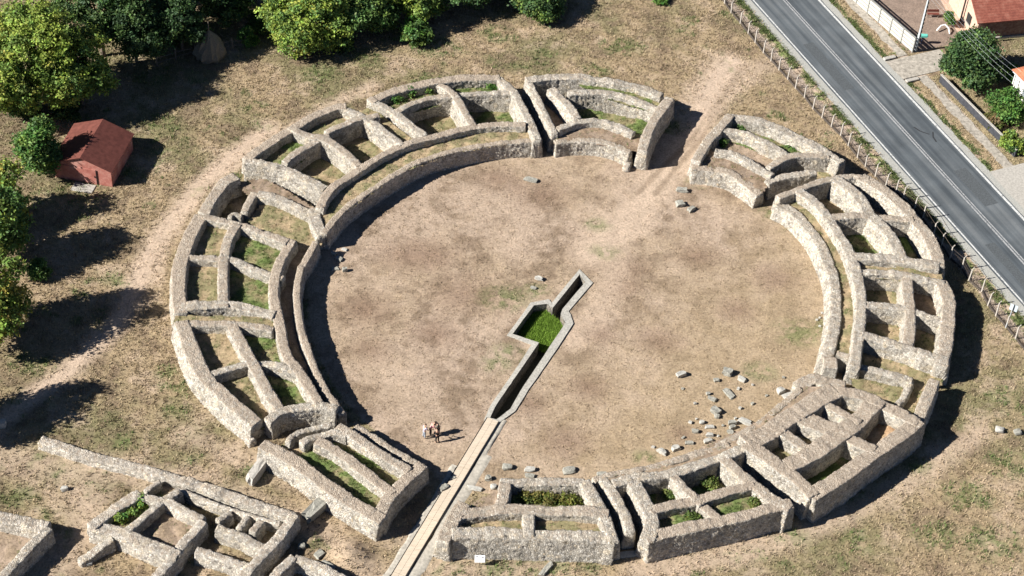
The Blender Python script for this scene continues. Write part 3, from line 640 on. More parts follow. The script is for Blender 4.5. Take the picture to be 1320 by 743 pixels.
fill('earth_fill', b, [(4, 310, 90, h), (4, 920, 320, h), (4, 800, 350, h), (4, 690, 350, h), (4, 250, 180, h)], 1.05, 1)
fill('earth_fill', b, [(4, 250, 180, h), (4, 690, 350, h), (4, 580, 480, h), (4, 190, 310, h)], .95, 2)
fill('earth_fill', b, [(4, 600, 400, h), (4, 900, 340, h), (4, 1020, 400, h), (4, 860, 470, h), (4, 570, 510, h)], .35, 0)

# north block
b = block('pale stony block topmost in the ring with a long green floored cell', 3, 550, 300); h = 2.4
W(3, 'outer_wall', b, [(110, 112), (300, 92), (500, 103), (700, 133), (850, 170), (950, 207)], h, 1.15, M_BARE)
W(3, 'curved_wall', b, [(385, 195), (560, 190), (720, 217), (850, 262), (950, 305)], h-.1, .95, M_BARE)
W(3, 'side_wall', b, [(105, 115), (165, 235), (215, 340), (275, 460)], h-.1, .85, M_BARE)
W(3, 'dividing_wall', b, [(265, 175), (340, 250), (415, 350)], h-.05, 1.1, M_PALE)
W(3, 'inner_wall', b, [(290, 435), (400, 388), (520, 375), (640, 393), (785, 455)], h-.1, .9, M_BARE)
W(3, 'arena_wall', b, [(275, 515), (400, 500), (550, 505), (680, 538), (765, 580)], 1.7, .85, M_MID)
W(3, 'end_wall', b, [(1015, 232), (930, 352), (872, 465), (845, 560)], h+.1, 1.2, M_MID)
W(3, 'stub_wall', b, [(765, 610), (735, 680)], .55, .7, M_PALE)
fill('terrace_fill', b, [(3, 280, 470, 1.7), (3, 520, 400, 1.7), (3, 790, 460, 1.7), (3, 870, 480, 1.7), (3, 840, 590, 1.7), (3, 680, 540, 1.7), (3, 400, 505, 1.7), (3, 275, 520, 1.7)], 1.6, 4)
fill('earth_fill', b, [(3, 380, 190, h), (3, 960, 300, h), (3, 870, 470, h), (3, 780, 450, h), (3, 400, 390, h)], .45, 1)
fill('earth_fill', b, [(3, 110, 110, h), (3, 380, 180, h), (3, 420, 380, h), (3, 280, 450, h)], .6, 4)
fill('earth_fill', b, [(3, 380, 90, h), (3, 960, 200, h), (3, 1000, 260, h), (3, 950, 310, h), (3, 560, 190, h)], 1.75, 1)

# ------------------------------------------------------------------ ruins at the lower left
def foundation(label, sh, x, y, cat='ruined wall', name='ruined_foundation'):
    p = S(sh, x, y); return thing(name, label, cat, (p[0], p[1], 0), 'low foundations beside the amphitheatre')
b = foundation('foundation of small stone rooms at the lower left, one room full of green weeds', 17, 900, 400); h = 1.55
W(17, 'outer_wall', b, [(605, 405), (740, 302), (885, 215)], h, 1.08, M_PALE)
W(17, 'outer_wall', b, [(610, 412), (780, 455), (930, 522), (1130, 600)], h, 1.26, M_PALE)
W(17, 'partition_wall', b, [(830, 435), (950, 333), (1060, 245), (1140, 190)], h, 0.81, M_BARE)
W(17, 'back_wall', b, [(880, 222), (1000, 240), (1090, 262), (1200, 318), (1310, 368)], h, 0.81, M_PALE)
W(17, 'side_wall', b, [(1310, 385), (1190, 510), (1130, 600), (1060, 680), (985, 760)], h, 0.90, M_PALE)
W(17, 'stub_wall', b, [(1030, 125), (935, 190)], .9, 0.54, M_PALE)
W(18, 'thin_wall', b, [(200, 180), (400, 255), (540, 305), (660, 345), (855, 400)], 1.0, 0.54, M_PALE)
W(18, 'outer_wall', b, [(940, 350), (850, 480), (750, 590), (650, 700), (590, 770)], 1.7, 0.99, M_PALE)
W(18, 'partition_wall', b, [(470, 432), (600, 475), (700, 530), (790, 562)], 1.4, 0.81, M_BARE)
W(18, 'partition_wall', b, [(340, 575), (450, 605), (650, 675)], 1.4, 0.81, M_PALE)
W(18, 'stub_wall', b, [(540, 322), (450, 378)], 1.3, 0.63, M_BARE)
W(18, 'stub_wall', b, [(652, 352), (590, 432)], 1.2, 0.54, M_BARE)
W(18, 'stub_wall', b, [(735, 375), (675, 455)], 1.4, 0.81, M_MID)
fill('earth_fill', b, [(17, 610, 410, h), (17, 885, 215, h), (17, 1060, 250, h), (17, 830, 450, h)], .8, 1)
fill('earth_fill', b, [(17, 830, 450, h), (17, 1060, 250, h), (17, 1310, 370, h), (17, 1130, 600, h)], .5, 2)
b = foundation('long low pale stone wall running diagonally across the lower left', 18, 300, 140, name='ruined_wall')
W(0, 'wall_core', b, [(52, 566), (114, 586), (170, 600), (235, 619), (240, 620)], .8, 1.03, M_PALE)
W(18, 'wall_core', b, [(245, 125), (500, 202), (700, 272), (945, 350)], .95, 1.08, M_PALE)
b = foundation('stub of thick rubble wall broken at its end, below the weedy room', 17, 640, 560, name='ruined_wall')
W(17, 'wall_core', b, [(725, 490, 1.3), (640, 550, .9), (580, 600, .7), (510, 645, .45)], 1, 0.77, M_BARE)
b = foundation('corner of a thick rubble wall cut by the left border', 17, 200, 480, name='ruined_wall')
W(17, 'long_wall', b, [(-140, 325), (0, 352), (150, 385), (310, 418)], 1.6, 1.17, M_PALE)
W(17, 'side_wall', b, [(312, 425), (180, 560), (30, 725), (-60, 820)], 1.6, 0.90, M_BARE)
fill('earth_fill', b, [(17, -140, 340, 1.6), (17, 300, 420, 1.6), (17, 20, 730, 1.6), (17, -140, 800, 1.6)], .4, 2)
b = foundation('pale wall corner at the bottom border, left of the walkway', 18, 940, 660, name='ruined_wall')
W(18, 'side_wall', b, [(945, 612), (850, 705), (780, 780)], 1.4, 0.90, M_PALE)
W(18, 'long_wall', b, [(950, 615), (1100, 668), (1250, 745), (1340, 790)], 1.4, 0.81, M_PALE)

# ------------------------------------------------------------------ drain channel, walkway
b = thing('drain_channel', 'sunken stone lined drain with a square basin in the middle of the arena', 'drain', (*S(16, 560, 420), 0))
def ring(pin, pout, z, name, m, parent):
    n = len(pin); V = [(*p, z) for p in pout]+[(*p, z+.01) for p in pin]+[(*p, z-.25) for p in pout]; F = []
    for i in range(n):
        j = (i+1) % n; F.append([i, j, n+j, n+i]); F.append([2*n+i, 2*n+j, j, i])
    bm = bmesh.new(); vv = [bm.verts.new(p) for p in V]
    for f in F: bm.faces.new([vv[i] for i in f])
    bmesh.ops.recalc_face_normals(bm, faces=bm.faces[:])
    bmesh.ops.subdivide_edges(bm, edges=bm.edges[:], cuts=3, use_grid_fill=True)
    me = bpy.data.meshes.new(name); bm.to_mesh(me); bm.free()
    co = np.empty(len(me.vertices)*3, np.float32); me.vertices.foreach_get('co', co); co = co.reshape(-1, 3)
    co[:, 2] += .05*(fbm(co[:, 0].astype(float), co[:, 1].astype(float), 1.5, 4, 3)-.45); co[:, 0] += .07*(fbm(co[:, 0].astype(float), co[:, 1].astype(float), 1.9, 14, 2)-.5)
    me.vertices.foreach_set('co', co.ravel()); me.materials.append(m)
    o = bpy.data.objects.new(name, me); COL.objects.link(o); o.parent = parent; o.matrix_parent_inverse = parent.matrix_world.inverted(); return o
M_KERB = flat_mat('flat_kerb_stone', (.40, .38, .335), .95, .3, 6, .6)
ring(CH, CH_OUT, .10, 'kerb', M_KERB, b)
n = len(CH); V = [(*p, .09) for p in CH]+[(*p, -1.5) for p in CH]
mesh_obj('side_wall', V, [[i, (i+1) % n, n+(i+1) % n, n+i] for i in range(n)], rubble('shade_darkened_stone', -.9, (.5, .5, .5)), b)  # stone toned down: deep shade inside the channel put into its colour
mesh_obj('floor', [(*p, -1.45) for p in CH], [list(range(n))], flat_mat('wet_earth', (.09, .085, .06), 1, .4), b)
def grid_patch(poly, st):
    P = np.array(poly); lo, hi = P.min(0), P.max(0); X, Y = np.meshgrid(np.arange(lo[0], hi[0]+st, st), np.arange(lo[1], hi[1]+st, st)); return P, X, Y
BASIN = [CH[15], CH[14], CH[13], CH[5], CH[4], CH[3], CH[17], CH[16]]
WK = [S(19, 780, 200, .15), S(19, 560, 608, .15), S(11, 1000, 660, .15), S(11, 860, 900, .15)]
a0, a1 = np.array(S(19, 778, 205, .15)), np.array(S(11, 968, 738, .15)); wd = (a1-a0)/np.linalg.norm(a1-a0); wn_ = np.array([-wd[1], wd[0]]); WL = np.linalg.norm(a1-a0)+4
if wn_[0] < 0: wn_ = -wn_
M_PLANK = None
m, nt, bb = new_mat('pale_planks', .75); P = geo_pos(nt)
mp = N(nt, 'ShaderNodeMapping'); nt.links.new(P, mp.inputs[0]); mp.inputs['Rotation'].default_value = (0, 0, -math.atan2(wd[1], wd[0])); mp.inputs['Scale'].default_value = (.6, 9, 1)
nn = noise(nt, 2.2, 5, .7, mp.outputs[0]); r_ = ramp(nt, nn.outputs[0], [(.3, (.44, .355, .265)), (.5, (.57, .475, .365)), (.7, (.66, .57, .455))]); nt.links.new(r_.outputs[0], bb.inputs[0]); bump(nt, bb, nn.outputs[0], .3, .01); M_PLANK = m
wk = thing('plank_walkway', 'pale plank walkway leading from the drain out through the ring', 'walkway', (*a0, 0))
L = 0; k = 0
mb = MB(); ang = math.atan2(wd[1], wd[0])
while L < WL:
    l = 3.1+.25*((k*37) % 5)/5
    c = a0+wd*(L+l/2); dz = .005*(((k*53) % 7)-3)
    for side in (-1, 1):
        cc = c+wn_*(.265*side)
        mb.box((*cc, .17+dz), (l-.03, .515, .05), ang)
    L += l; k += 1
mb.build('deck', M_PLANK, wk, .006)
mb = MB()
for o_ in (-.58, .58):
    c = a0+wd*WL/2+wn_*o_; mb.box((*c, .09), (WL, .05, .2), ang)
mb.build('side_board', M_BLACK, wk)
def strip(name, o0, o1, l0, l1, z, m, jag=.0, kind='structure'):
    n = int((l1-l0)/.4); V = []; F = []
    for i in range(n+1):
        l = l0+(l1-l0)*i/n
        for j in range(5):
            o_ = o0+(o1-o0)*j/4; q = a0+wd*l+wn_*o_
            if j in (0, 4): q = q+wn_*jag*(float(vn2(np.array([l*.9]), np.array([o0*9.]), 5)[0])-.5)
            V.append((*q, z+gz(q)*.3 - (.12 if j in (0, 4) and abs(o_) > 1 else 0)))
    for i in range(n):
        for j in range(4): F.append([i*5+j, i*5+j+1, (i+1)*5+j+1, (i+1)*5+j])
    return tag(mesh_obj(name, V, F, m, None, True), kind=kind)
M_APRON = flat_mat('cement_apron', (.42, .385, .325), .95, .28, 3.5, .5)
strip('path_edge', -1.2, -.6, 6.3, WL, .07, M_APRON, .5)
strip('path_edge', .6, 1.75, 4.0, WL, .07, M_APRON, .6)
strip('path_edge', .6, 1.2, -.5, 4., .07, M_APRON, .4)

# ------------------------------------------------------------------ road and roadside
def sheet(name, o0, o1, s0, s1, z, m, jag0=0., jag1=0., st=.5, kind='structure', parent=None):
    n = int((s1-s0)/st); V = []; F = []
    ss = s0+(s1-s0)*np.arange(n+1)/n
    j0 = jag0*(vn2(ss*1.1, ss*0+o0*3, 3)-.5)*2; j1 = jag1*(vn2(ss*1.1, ss*0+o1*3, 4)-.5)*2
    for i, s in enumerate(ss):
        for q in (o0+j0[i], o1+j1[i]): V.append((*rp(s, q), z))
    for i in range(n): F.append([2*i, 2*i+1, 2*i+3, 2*i+2])
    o = mesh_obj(name, V, F, m, parent)
    return tag(o, kind=kind) if kind else o
m, nt, bb = new_mat('asphalt', .85); P = geo_pos(nt)
mp = N(nt, 'ShaderNodeMapping'); mp.vector_type = 'TEXTURE'; mp.inputs['Rotation'].default_value = (0, 0, math.atan2(RD[1], RD[0])); nt.links.new(P, mp.inputs[0])
mp2 = N(nt, 'ShaderNodeMapping'); mp2.inputs['Scale'].default_value = (.035, 1.0, 1); nt.links.new(mp.outputs[0], mp2.inputs[0])
n1 = noise(nt, 1.3, 3, .5, mp2.outputs[0]); n2 = noise(nt, 22, 3, .7, P); n3 = noise(nt, .35, 4, .6, P)
c = ramp(nt, n1.outputs[0], [(.35, (.066, .077, .087)), (.5, (.10, .113, .123)), (.68, (.145, .156, .163))]).outputs[0]
c = mix(nt, .6, c, ramp(nt, n2.outputs[0], [(.3, (.7, .7, .7)), (.7, (1.3, 1.3, 1.3))]).outputs[0], 'MULTIPLY')
c = mix(nt, .5, c, ramp(nt, n3.outputs[0], [(.35, (.75, .75, .75)), (.65, (1.25, 1.25, 1.25))]).outputs[0], 'MULTIPLY')
nt.links.new(c, bb.inputs[0]); bump(nt, bb, n2.outputs[0], .2, .01); M_ASPH = m
def worn(name, col, base, thr):
    m, nt, bb = new_mat(name, .8); P = geo_pos(nt); n = noise(nt, 5, 5, .75, P)
    r = ramp(nt, n.outputs[0], [(thr-.08, base), (thr+.05, col)]); nt.links.new(r.outputs[0], bb.inputs[0]); return m
M_LINE = worn('worn_road_paint', (.60, .60, .58), (.2, .2, .2), .44)
M_LINE2 = worn('faded_road_paint', (.36, .36, .36), (.14, .145, .15), .45)
M_GRAVEL = flat_mat('grey_gravel', (.36, .355, .325), 1, .35, 9, .5)
M_WALK = flat_mat('broken_pavement_slabs', (.36, .325, .275), .95, .4, 2.5, .4)
sheet('gravel_shoulder', -1.2, -.1, -45, 95, .012, M_GRAVEL, .18, 0)
sheet('gravel_shoulder', 7.6, 8.55, -45, 95, .012, M_GRAVEL, 0, .15)
sheet('road', -.2, 7.7, -45, 95, .03, M_ASPH, .04, .04)
for s_, o_, l_, a_ in ((24.0, 5.2, 1.9, .5), (25.4, 6.0, 1.7, -.35)):
    mb = MB(); q_ = rp(s_, o_); mb.v = [(*(q_+RD*(u*math.cos(a_))+RN*(u*math.sin(a_)+w_+.25*u*u)), .033) for u in (-l_/2, 0, l_/2) for w_ in (-.09, .09)]; mb.f = [[0, 1, 3, 2], [2, 3, 5, 4]]
    tag(mb.build('skid_mark', flat_mat('tyre_rubber', (.035, .037, .04), .8, .3)), kind='structure')
for s_, o_, l_, w_ in ((6, 1.8, 9, 1.3), (31, 5.6, 6, 1.6), (42, 1.9, 7, 1.1)):
    sheet('road', o_-w_/2, o_+w_/2, s_, s_+l_, .0325, flat_mat('asphalt_patch', (.085, .094, .10), .9, .3, 8), .05, .05)
sheet('road_marking', -.02, .15, -45, 95, .036, M_LINE)
sheet('road_marking', 7.30, 7.56, -45, 95, .036, M_LINE)
sheet('road_marking', 3.36, 3.54, -45, 95, .036, M_LINE2)
sheet('road_marking', 3.68, 3.82, -45, 95, .036, M_LINE2)
sheet('pavement', 10.35, 11.45, -40, 11.6, .035, M_WALK, .22, .2)
sheet('pavement', 10.3, 11.45, 15.6, 32.4, .035, M_WALK, .18, .2)
sheet('driveway', 8.4, 15.5, 11.9, 15.4, .045, M_WALK, .1, .4)
sheet('driveway', 8.4, 15.5, 32.4, 40.5, .045, M_CONC, .1, .2)
mb = MB(); 
for s0 in (9.7,): mb.box((*rp(11.5, 9.2), .08), (.5, 1.5, .22), math.atan2(RD[1], RD[0]))
mb.box((*rp(15.9, 9.4), .08), (.5, 1.6, .24), math.atan2(RD[1], RD[0]))
tag(mb.build('culvert', M_CONC, None, .04), 'low concrete ditch ends either side of the driveway mouth', 'culvert')

# wire fence on concrete posts, left of the road
POSTS = [(928, -6)] + [(660+x/2.973, y/2.973) for x, y in ((815, 15), (840, 50), (875, 90), (905, 130), (932, 165), (963, 205))]
POSTS += [(990+x/2.973, y/2.973) for x, y in ((12, 235), (42, 270), (75, 305), (105, 340), (140, 375), (172, 418), (207, 452), (242, 488), (278, 522), (307, 560), (343, 605), (373, 640), (411, 677), (450, 716))]
POSTS += [(990+x/2.973, 250+y/2.973) for x, y in ((490, -6), (516, 22), (560, 60), (592, 97), (633, 160), (665, 200), (697, 250), (742, 290), (768, 335), (818, 378), (842, 428), (873, 468), (912, 513), (948, 557), (985, 605), (1020, 650))]
PG = [at(*p) for p in POSTS]
fen = thing('wire_fence', 'wire mesh fence on a row of pale leaning concrete posts along the near road edge', 'fence', (*PG[0], 0))
M_POST = flat_mat('pale_concrete_post', (.44, .40, .35), .9, .2, 8, .3)
for i, g in enumerate(PG):
    z = gz(g); lx, ly = random.uniform(-.07, .07), random.uniform(-.06, .06); hh = random.uniform(1.5, 1.72)
    mb = MB(); v = Vector((g[0], g[1], z))
    mb.tube([v+Vector((0, 0, -.2)), v+Vector((lx, ly, hh)), v+Vector((lx+RN[0]*.10, ly+RN[1]*.10, hh+.12)), v+Vector((lx+RN[0]*.2, ly+RN[1]*.2, hh+.2))], [.085, .075, .06, .045], 4)
    mb.build('post', M_POST, fen)
M_WIRE = flat_mat('rusty_wire', (.085, .065, .052), .8, .3, 10)
for k in range(len(PG)-1):
    a, b_ = PG[k], PG[k+1]; za, zb = gz(a), gz(b_); L = np.linalg.norm(b_-a); mb = MB()
    P_ = lambda t, h: Vector((a[0]+(b_[0]-a[0])*t, a[1]+(b_[1]-a[1])*t, za+(zb-za)*t+h))
    for h in (.05, .35, .7, 1.05, 1.4): mb.tube([P_(0, h), P_(.5, h-.02), P_(1, h)], .011 if h < 1.4 else .02, 3)
    nd = int(L/.13)
    for q in range(nd):
        t = q/nd; e = min(1, t+.13/L*5)
        mb.tube([P_(t, .05), P_(e, 1.05)], .007, 3); mb.tube([P_(e, .05), P_(t, 1.05)], .007, 3)
    mb.build('mesh_panel', M_WIRE, fen)
    if k % 1 == 0:
        mb = MB(); c = (a+b_)/2
        mb.box((*c, (za+zb)/2+.10), (L-.12, .06, .3), math.atan2(b_[1]-a[1], b_[0]-a[0])); mb.build('kickboard', flat_mat('dark_board', (.085, .07, .058), .9, .4) if k == 0 else bpy.data.materials['dark_board'], fen)

# road sign seen from behind
g = at(1296, 423); sg = thing('road_sign', 'pale grey back of a square road sign on a tall post beside the fence', 'road sign', (*g, 0))
M_GALV = flat_mat('galvanised_steel', (.45, .48, .50), .5, .15, 5)
MB().tube([(*g, -.2), (*(g+np.array((.12, .05))), 3.0)], .045, 8).build('post', M_GALV, sg)
MB().box((g[0]+.16, g[1]+.02, 2.65), (.75, .03, .75), -.5).build('panel', flat_mat('pale_blue_panel', (.50, .57, .62), .5, .12, 3), sg, .008)
MB().box((g[0]+.13, g[1]-.03, 2.65), (.07, .05, .85), -.5).build('bracket', M_BLACK, sg)

# precast concrete panel wall
pw0, pw1 = at(1095, -3), np.array(S(34, 553, 202)); pw0 = pw1+(pw0-pw1)*1.6
pd = (pw1-pw0)/np.linalg.norm(pw1-pw0); pn = np.array([-pd[1], pd[0]]); PLN = np.linalg.norm(pw1-pw0); pa = math.atan2(pd[1], pd[0])
pw = thing('panel_wall', 'cream precast concrete panel wall with posts beside the pavement', 'wall', (*pw1, 0))
M_CREAM = flat_mat('cream_precast', (.50, .48, .42), .85, .12, 2.5, .2)
nb = max(3, int(PLN/2.0)); bl = PLN/nb
for i in range(nb):
    c = pw0+pd*(i+.5)*bl; mb = MB()
    for r in range(4):
        mb.box((*c, .25+r*.46), (bl-.17, .07, .38), pa); mb.box((*(c-pn*.012), .25+r*.46), (bl-.45, .09, .27), pa)
    mb.build('panel', M_CREAM, pw, .012)
for i in range(nb+1):
    c = pw0+pd*i*bl; MB().box((*c, .92), (.13, .15, 2.05), pa).build('post', M_CONCD, pw, .012)
MB().box((*(pw0+pd*PLN/2+pn*.0), 2.0), (PLN, .2, .07), pa).build('coping', M_CONCD, pw, .01)

# dark low retaining wall with pale coping
ra_, rb_ = np.array(S(21, 770, 528)), at(1307, 203); rdv = (rb_-ra_)/np.linalg.norm(rb_-ra_); rL = np.linalg.norm(rb_-ra_); rang = math.atan2(rdv[1], rdv[0]); rnn = np.array([-rdv[1], rdv[0]])
rw = thing('garden_wall', 'low dark grey garden wall with pale coping along the pavement', 'wall', (*ra_, 0))
c = (ra_+rb_)/2+rnn*.12
MB().box((*c, .42), (rL, .2, 1.04), rang).build('wall', flat_mat('dark_grey_render', (.05, .052, .06), .9, .3, 2.5, .2), rw, .01)
MB().box((*c, .965), (rL+.06, .28, .06), rang).build('coping', M_CONC, rw, .012)

# utility pole
g = at(1180, 66); ZP = 8.3
up = thing('utility_pole', 'tall pale concrete utility pole with dark slots at the panel wall end', 'utility pole', (*g, 0))
mb = MB(); mb.box((*g, ZP/2-.2), (.30, .24, ZP+.4), pa, taper=.6); mb.build('shaft', flat_mat('bluish_concrete', (.42, .45, .46), .9, .15, 3), up, .02)
mb = MB()
for k in range(14):
    z = .5+k*.55; mb.box((g[0]+.13*(1-z/ZP*.4), g[1]-.05, z), (.08*(1-z/ZP*.3), .16*(1-z/ZP*.35), .32), pa)
mb.build('slot', M_BLACK, up)
mb = MB().box((*g, ZP-.45), (1.5, .1, .1), pa+1.2); mb.build('crossarm', M_BLACK, up, .01)
for k in range(4):
    q = g+np.array((math.cos(pa+1.2), math.sin(pa+1.2)))*(-.66+.44*k)
    MB().tube([(*q, ZP-.4), (*q, ZP-.3), (*q, ZP-.22)], [.035, .05, .03], 8).build('insulator', M_GALV, up)
# overhead wires from the pole down to the white house
for k in range(4):
    q = g+np.array((math.cos(pa+1.2), math.sin(pa+1.2)))*(-.66+.44*k)
    e = at(1303+k*4.5, 106-k*4.5, 4.4); pts = []
    for i in range(13):
        t = i/12; x, y = q+(e-q)*t; pts.append((x, y, (ZP-.22)*(1-t)+4.4*t-1.1*4*t*(1-t)*.45))
    mb = MB().tube(pts, .008, 4)
    tag(mb.build('overhead_wire', M_GALV), 'thin overhead wire between the utility pole and the white house', 'wire', 'overhead wires')

# turquoise board on a post
g = at(1187, 57); bd = thing('notice_board', 'small turquoise board on a short post under the utility pole', 'board', (*g, 0))
MB().tube([(*g, -.1), (*g, 1.0)], .05, 6).build('post', flat_mat('blue_post', (.06, .10, .20), .6, .2), bd)
mb = MB().box((*(g+np.array((0, .0))), 1.15), (1.15, .38, .42), .05); mb.build('panel', flat_mat('turquoise_paint', (.15, .55, .46), .5, .1, 3), bd, .1)
# bench and pipe in the yard
g = at(1202, 22); bn = thing('garden_bench', 'reddish brown wooden bench standing in the yard behind the panel wall', 'bench', (*g, 0))
MB().box((*g, .45), (1.4, .4, .05), .12).build('seat', flat_mat('red_brown_wood', (.17, .055, .04), .7, .25, 8), bn, .008)
MB().box((g[0]-.03, g[1]+.22, .72), (1.4, .05, .34), .12).build('backrest', bpy.data.materials['red_brown_wood'], bn, .008)
for sx in (-.6, .6):
    for sy in (-.15, .15): MB().box((g[0]+sx, g[1]+sy+sx*.12, .21), (.06, .06, .43), .12).build('leg', M_WOOD, bn)
mb = MB().tube([(*at(1207, 42), .25), (*at(1212, 38), .5), (*at(1217, 37.5), .6), (*at(1222, 41), .45), (*at(1224, 45), .1)], .09, 8)
tag(mb.build('bent_pipe', flat_mat('white_plastic', (.8, .8, .78), .5, .05), None, 0, True), 'short bent white pipe lying in front of the yard by the green tree', 'pipe')

# ------------------------------------------------------------------ houses
def tile_mat(name, dirv, c0, c1, c2, rows=3.2):
    m, nt, b = new_mat(name, .8); P = geo_pos(nt)
    sx = N(nt, 'ShaderNodeVectorMath', operation='DOT_PRODUCT'); nt.links.new(P, sx.inputs[0]); sx.inputs[1].default_value = dirv
    mu = N(nt, 'ShaderNodeMath', operation='MULTIPLY'); nt.links.new(sx.outputs['Value'], mu.inputs[0]); mu.inputs[1].default_value = rows
    fr = N(nt, 'ShaderNodeMath', operation='FRACT'); nt.links.new(mu.outputs[0], fr.inputs[0])
    n = noise(nt, 1.2, 5, .7, P); n2 = noise(nt, 9, 3, .7, P)
    c = ramp(nt, n.outputs[0], [(.3, c0), (.5, c1), (.7, c2)]).outputs[0]
    c = mix(nt, .6, c, ramp(nt, n2.outputs[0], [(.3, (.6, .6, .6)), (.7, (1.35, 1.35, 1.35))]).outputs[0], 'MULTIPLY')
    c = mix(nt, .5, c, ramp(nt, fr.outputs[0], [(0, (.35, .35, .35)), (.25, (1, 1, 1))]).outputs[0], 'MULTIPLY')
    nt.links.new(c, b.inputs[0]); bump(nt, b, fr.outputs[0], .6, .05); return m
def house(label, O, ang, L, Dp, H, R, mats, oh=.35, name='house', gable_dir='x'):
    """gable house: corner O, front along ang for L metres, depth Dp behind it"""
    e = np.array((math.cos(ang), math.sin(ang))); p = np.array((-e[1], e[0]))
    h = thing(name, label, 'house', (*O, 0)); mwall, mgab, mroof = mats
    q = lambda u, v, z: (*(O+e*u+p*v), z)
    t = .25
    mb = MB(); k = 0
    def wallq(u0, v0, u1, v1): 
        mb.prism([q(u0, v0, 0)[:2], q(u1, v0, 0)[:2], q(u1, v1, 0)[:2], q(u0, v1, 0)[:2]], -.3, H)
    wallq(t, 0, L-t, t); wallq(t, Dp-t, L-t, Dp); mb.build('wall', mwall, h)
    for u0 in (0, L-t):
        mb = MB(); V = [q(u0+a, v, z) for a in (0, t) for v, z in ((0, -.3), (Dp, -.3), (Dp, H), (Dp/2, H+R-.06), (0, H))]
        mb.v = V; mb.f = [[4, 3, 2, 1, 0], [5, 6, 7, 8, 9]]+[[i, (i+1) % 5, 5+(i+1) % 5, 5+i] for i in range(5)]
        mb.build('gable_wall', mgab, h)
    sl = R/(Dp/2)
    mb = MB(); th = .12
    for sgn in (0, 1):
        v0, z0 = (-oh, H-oh*sl) if sgn == 0 else (Dp+oh, H-oh*sl)
        k = len(mb.v)
        for dz in (0, th):
            for u in (-oh, L+oh):
                mb.v += [q(u, v0, z0+dz), q(u, Dp/2, H+R+dz)]
        mb.f += [[k+i for i in f] for f in ((0, 1, 3, 2), (4, 6, 7, 5), (0, 2, 6, 4), (2, 3, 7, 6), (0, 4, 5, 1), (1, 5, 7, 3))]
    r = mb.build('roof', mroof, h)
    bm = bmesh.new(); bm.from_mesh(r.data); bmesh.ops.recalc_face_normals(bm, faces=bm.faces[:]); bm.to_mesh(r.data); bm.free()
    mb = MB().tube([q(-oh, Dp/2, H+R+th+.01), q(L+oh, Dp/2, H+R+th+.01)], .1, 6); mb.build('ridge', mroof, r)
    return h, q
# brick house, top right corner
ba = math.atan2(.275, .961); e_ = np.array((.961, .275)); p_ = np.array((-.275, .961))
m, nt, bb = new_mat('old_brick', .95); P = geo_pos(nt); br = N(nt, 'ShaderNodeTexBrick'); br.inputs['Scale'].default_value = 4; nt.links.new(P, br.inputs[0])
n1 = noise(nt, 3, 5, .75, P); c = ramp(nt, n1.outputs[0], [(.3, (.14, .075, .055)), (.5, (.235, .14, .105)), (.7, (.34, .25, .2))]); nt.links.new(c.outputs[0], bb.inputs[0]); bump(nt, bb, n1.outputs[0], .5, .03); M_BRICK = m
M_PINKW = flat_mat('pink_render', (.56, .38, .29), .9, .22, 3, .3)
M_TILE = tile_mat('weathered_red_tiles', (-.275, .961, 0), (.19, .06, .045), (.29, .095, .065), (.37, .16, .115), 3.4)
bh, q = house('brick house with weathered red tile roof at the top right corner', np.array((50.35, 47.35)), ba, 13, 7.5, 2.7, 2.1, (M_BRICK, M_PINKW, M_TILE))
MB().box((*(np.array(q(6.5, -.1, 0)[:2])), .12), (13, .2, .3), ba).build('plinth', M_CONC, bh)
mb = MB().box(q(-.06, 2.2, 1.5), (.1, 1.0, 1.1), ba); f_ = mb.build('window', M_BLACK, bh)
MB().box(q(-.1, 2.2, .9), (.2, 1.2, .08), ba).build('sill', M_CONC, f_)
pv = [at(1206, -12), at(1262, -12), at(1258, 42), at(1238, 50)]
V = [(*p, .03) for p in pv]; tag(mesh_obj('yard_paving', V, [[0, 3, 2, 1]], flat_mat('pinkish_paving', (.50, .345, .255), .9, .3, 4, .3)), kind='structure')
g = at(1237, 30); pp = thing('telegraph_pole', 'thin dark wooden pole in front of the pink gable wall', 'pole', (*g, 0))
MB().tube([(*g, -.2), (*g, 3), (*g, 6.2)], [.11, .10, .08], 7).build('shaft', M_BLACK, pp); MB().box((*g, 5.9), (.9, .08, .08), .4).build('crossarm', M_BLACK, pp)

# white house, right border: front faces the road
wa = math.atan2(-RD[1], -RD[0])          # along the road, going away
M_WHITE = flat_mat('white_render', (.78, .76, .72), .85, .06, 3, .1)
M_ORANGE = tile_mat('orange_tiles', (RN[0], RN[1], 0), (.36, .12, .06), (.47, .17, .09), (.55, .24, .14), 3.2)
E0 = np.array(at(1305, 89, 3.4))+RN*.45+RD*.4
O = E0+RD*0.0
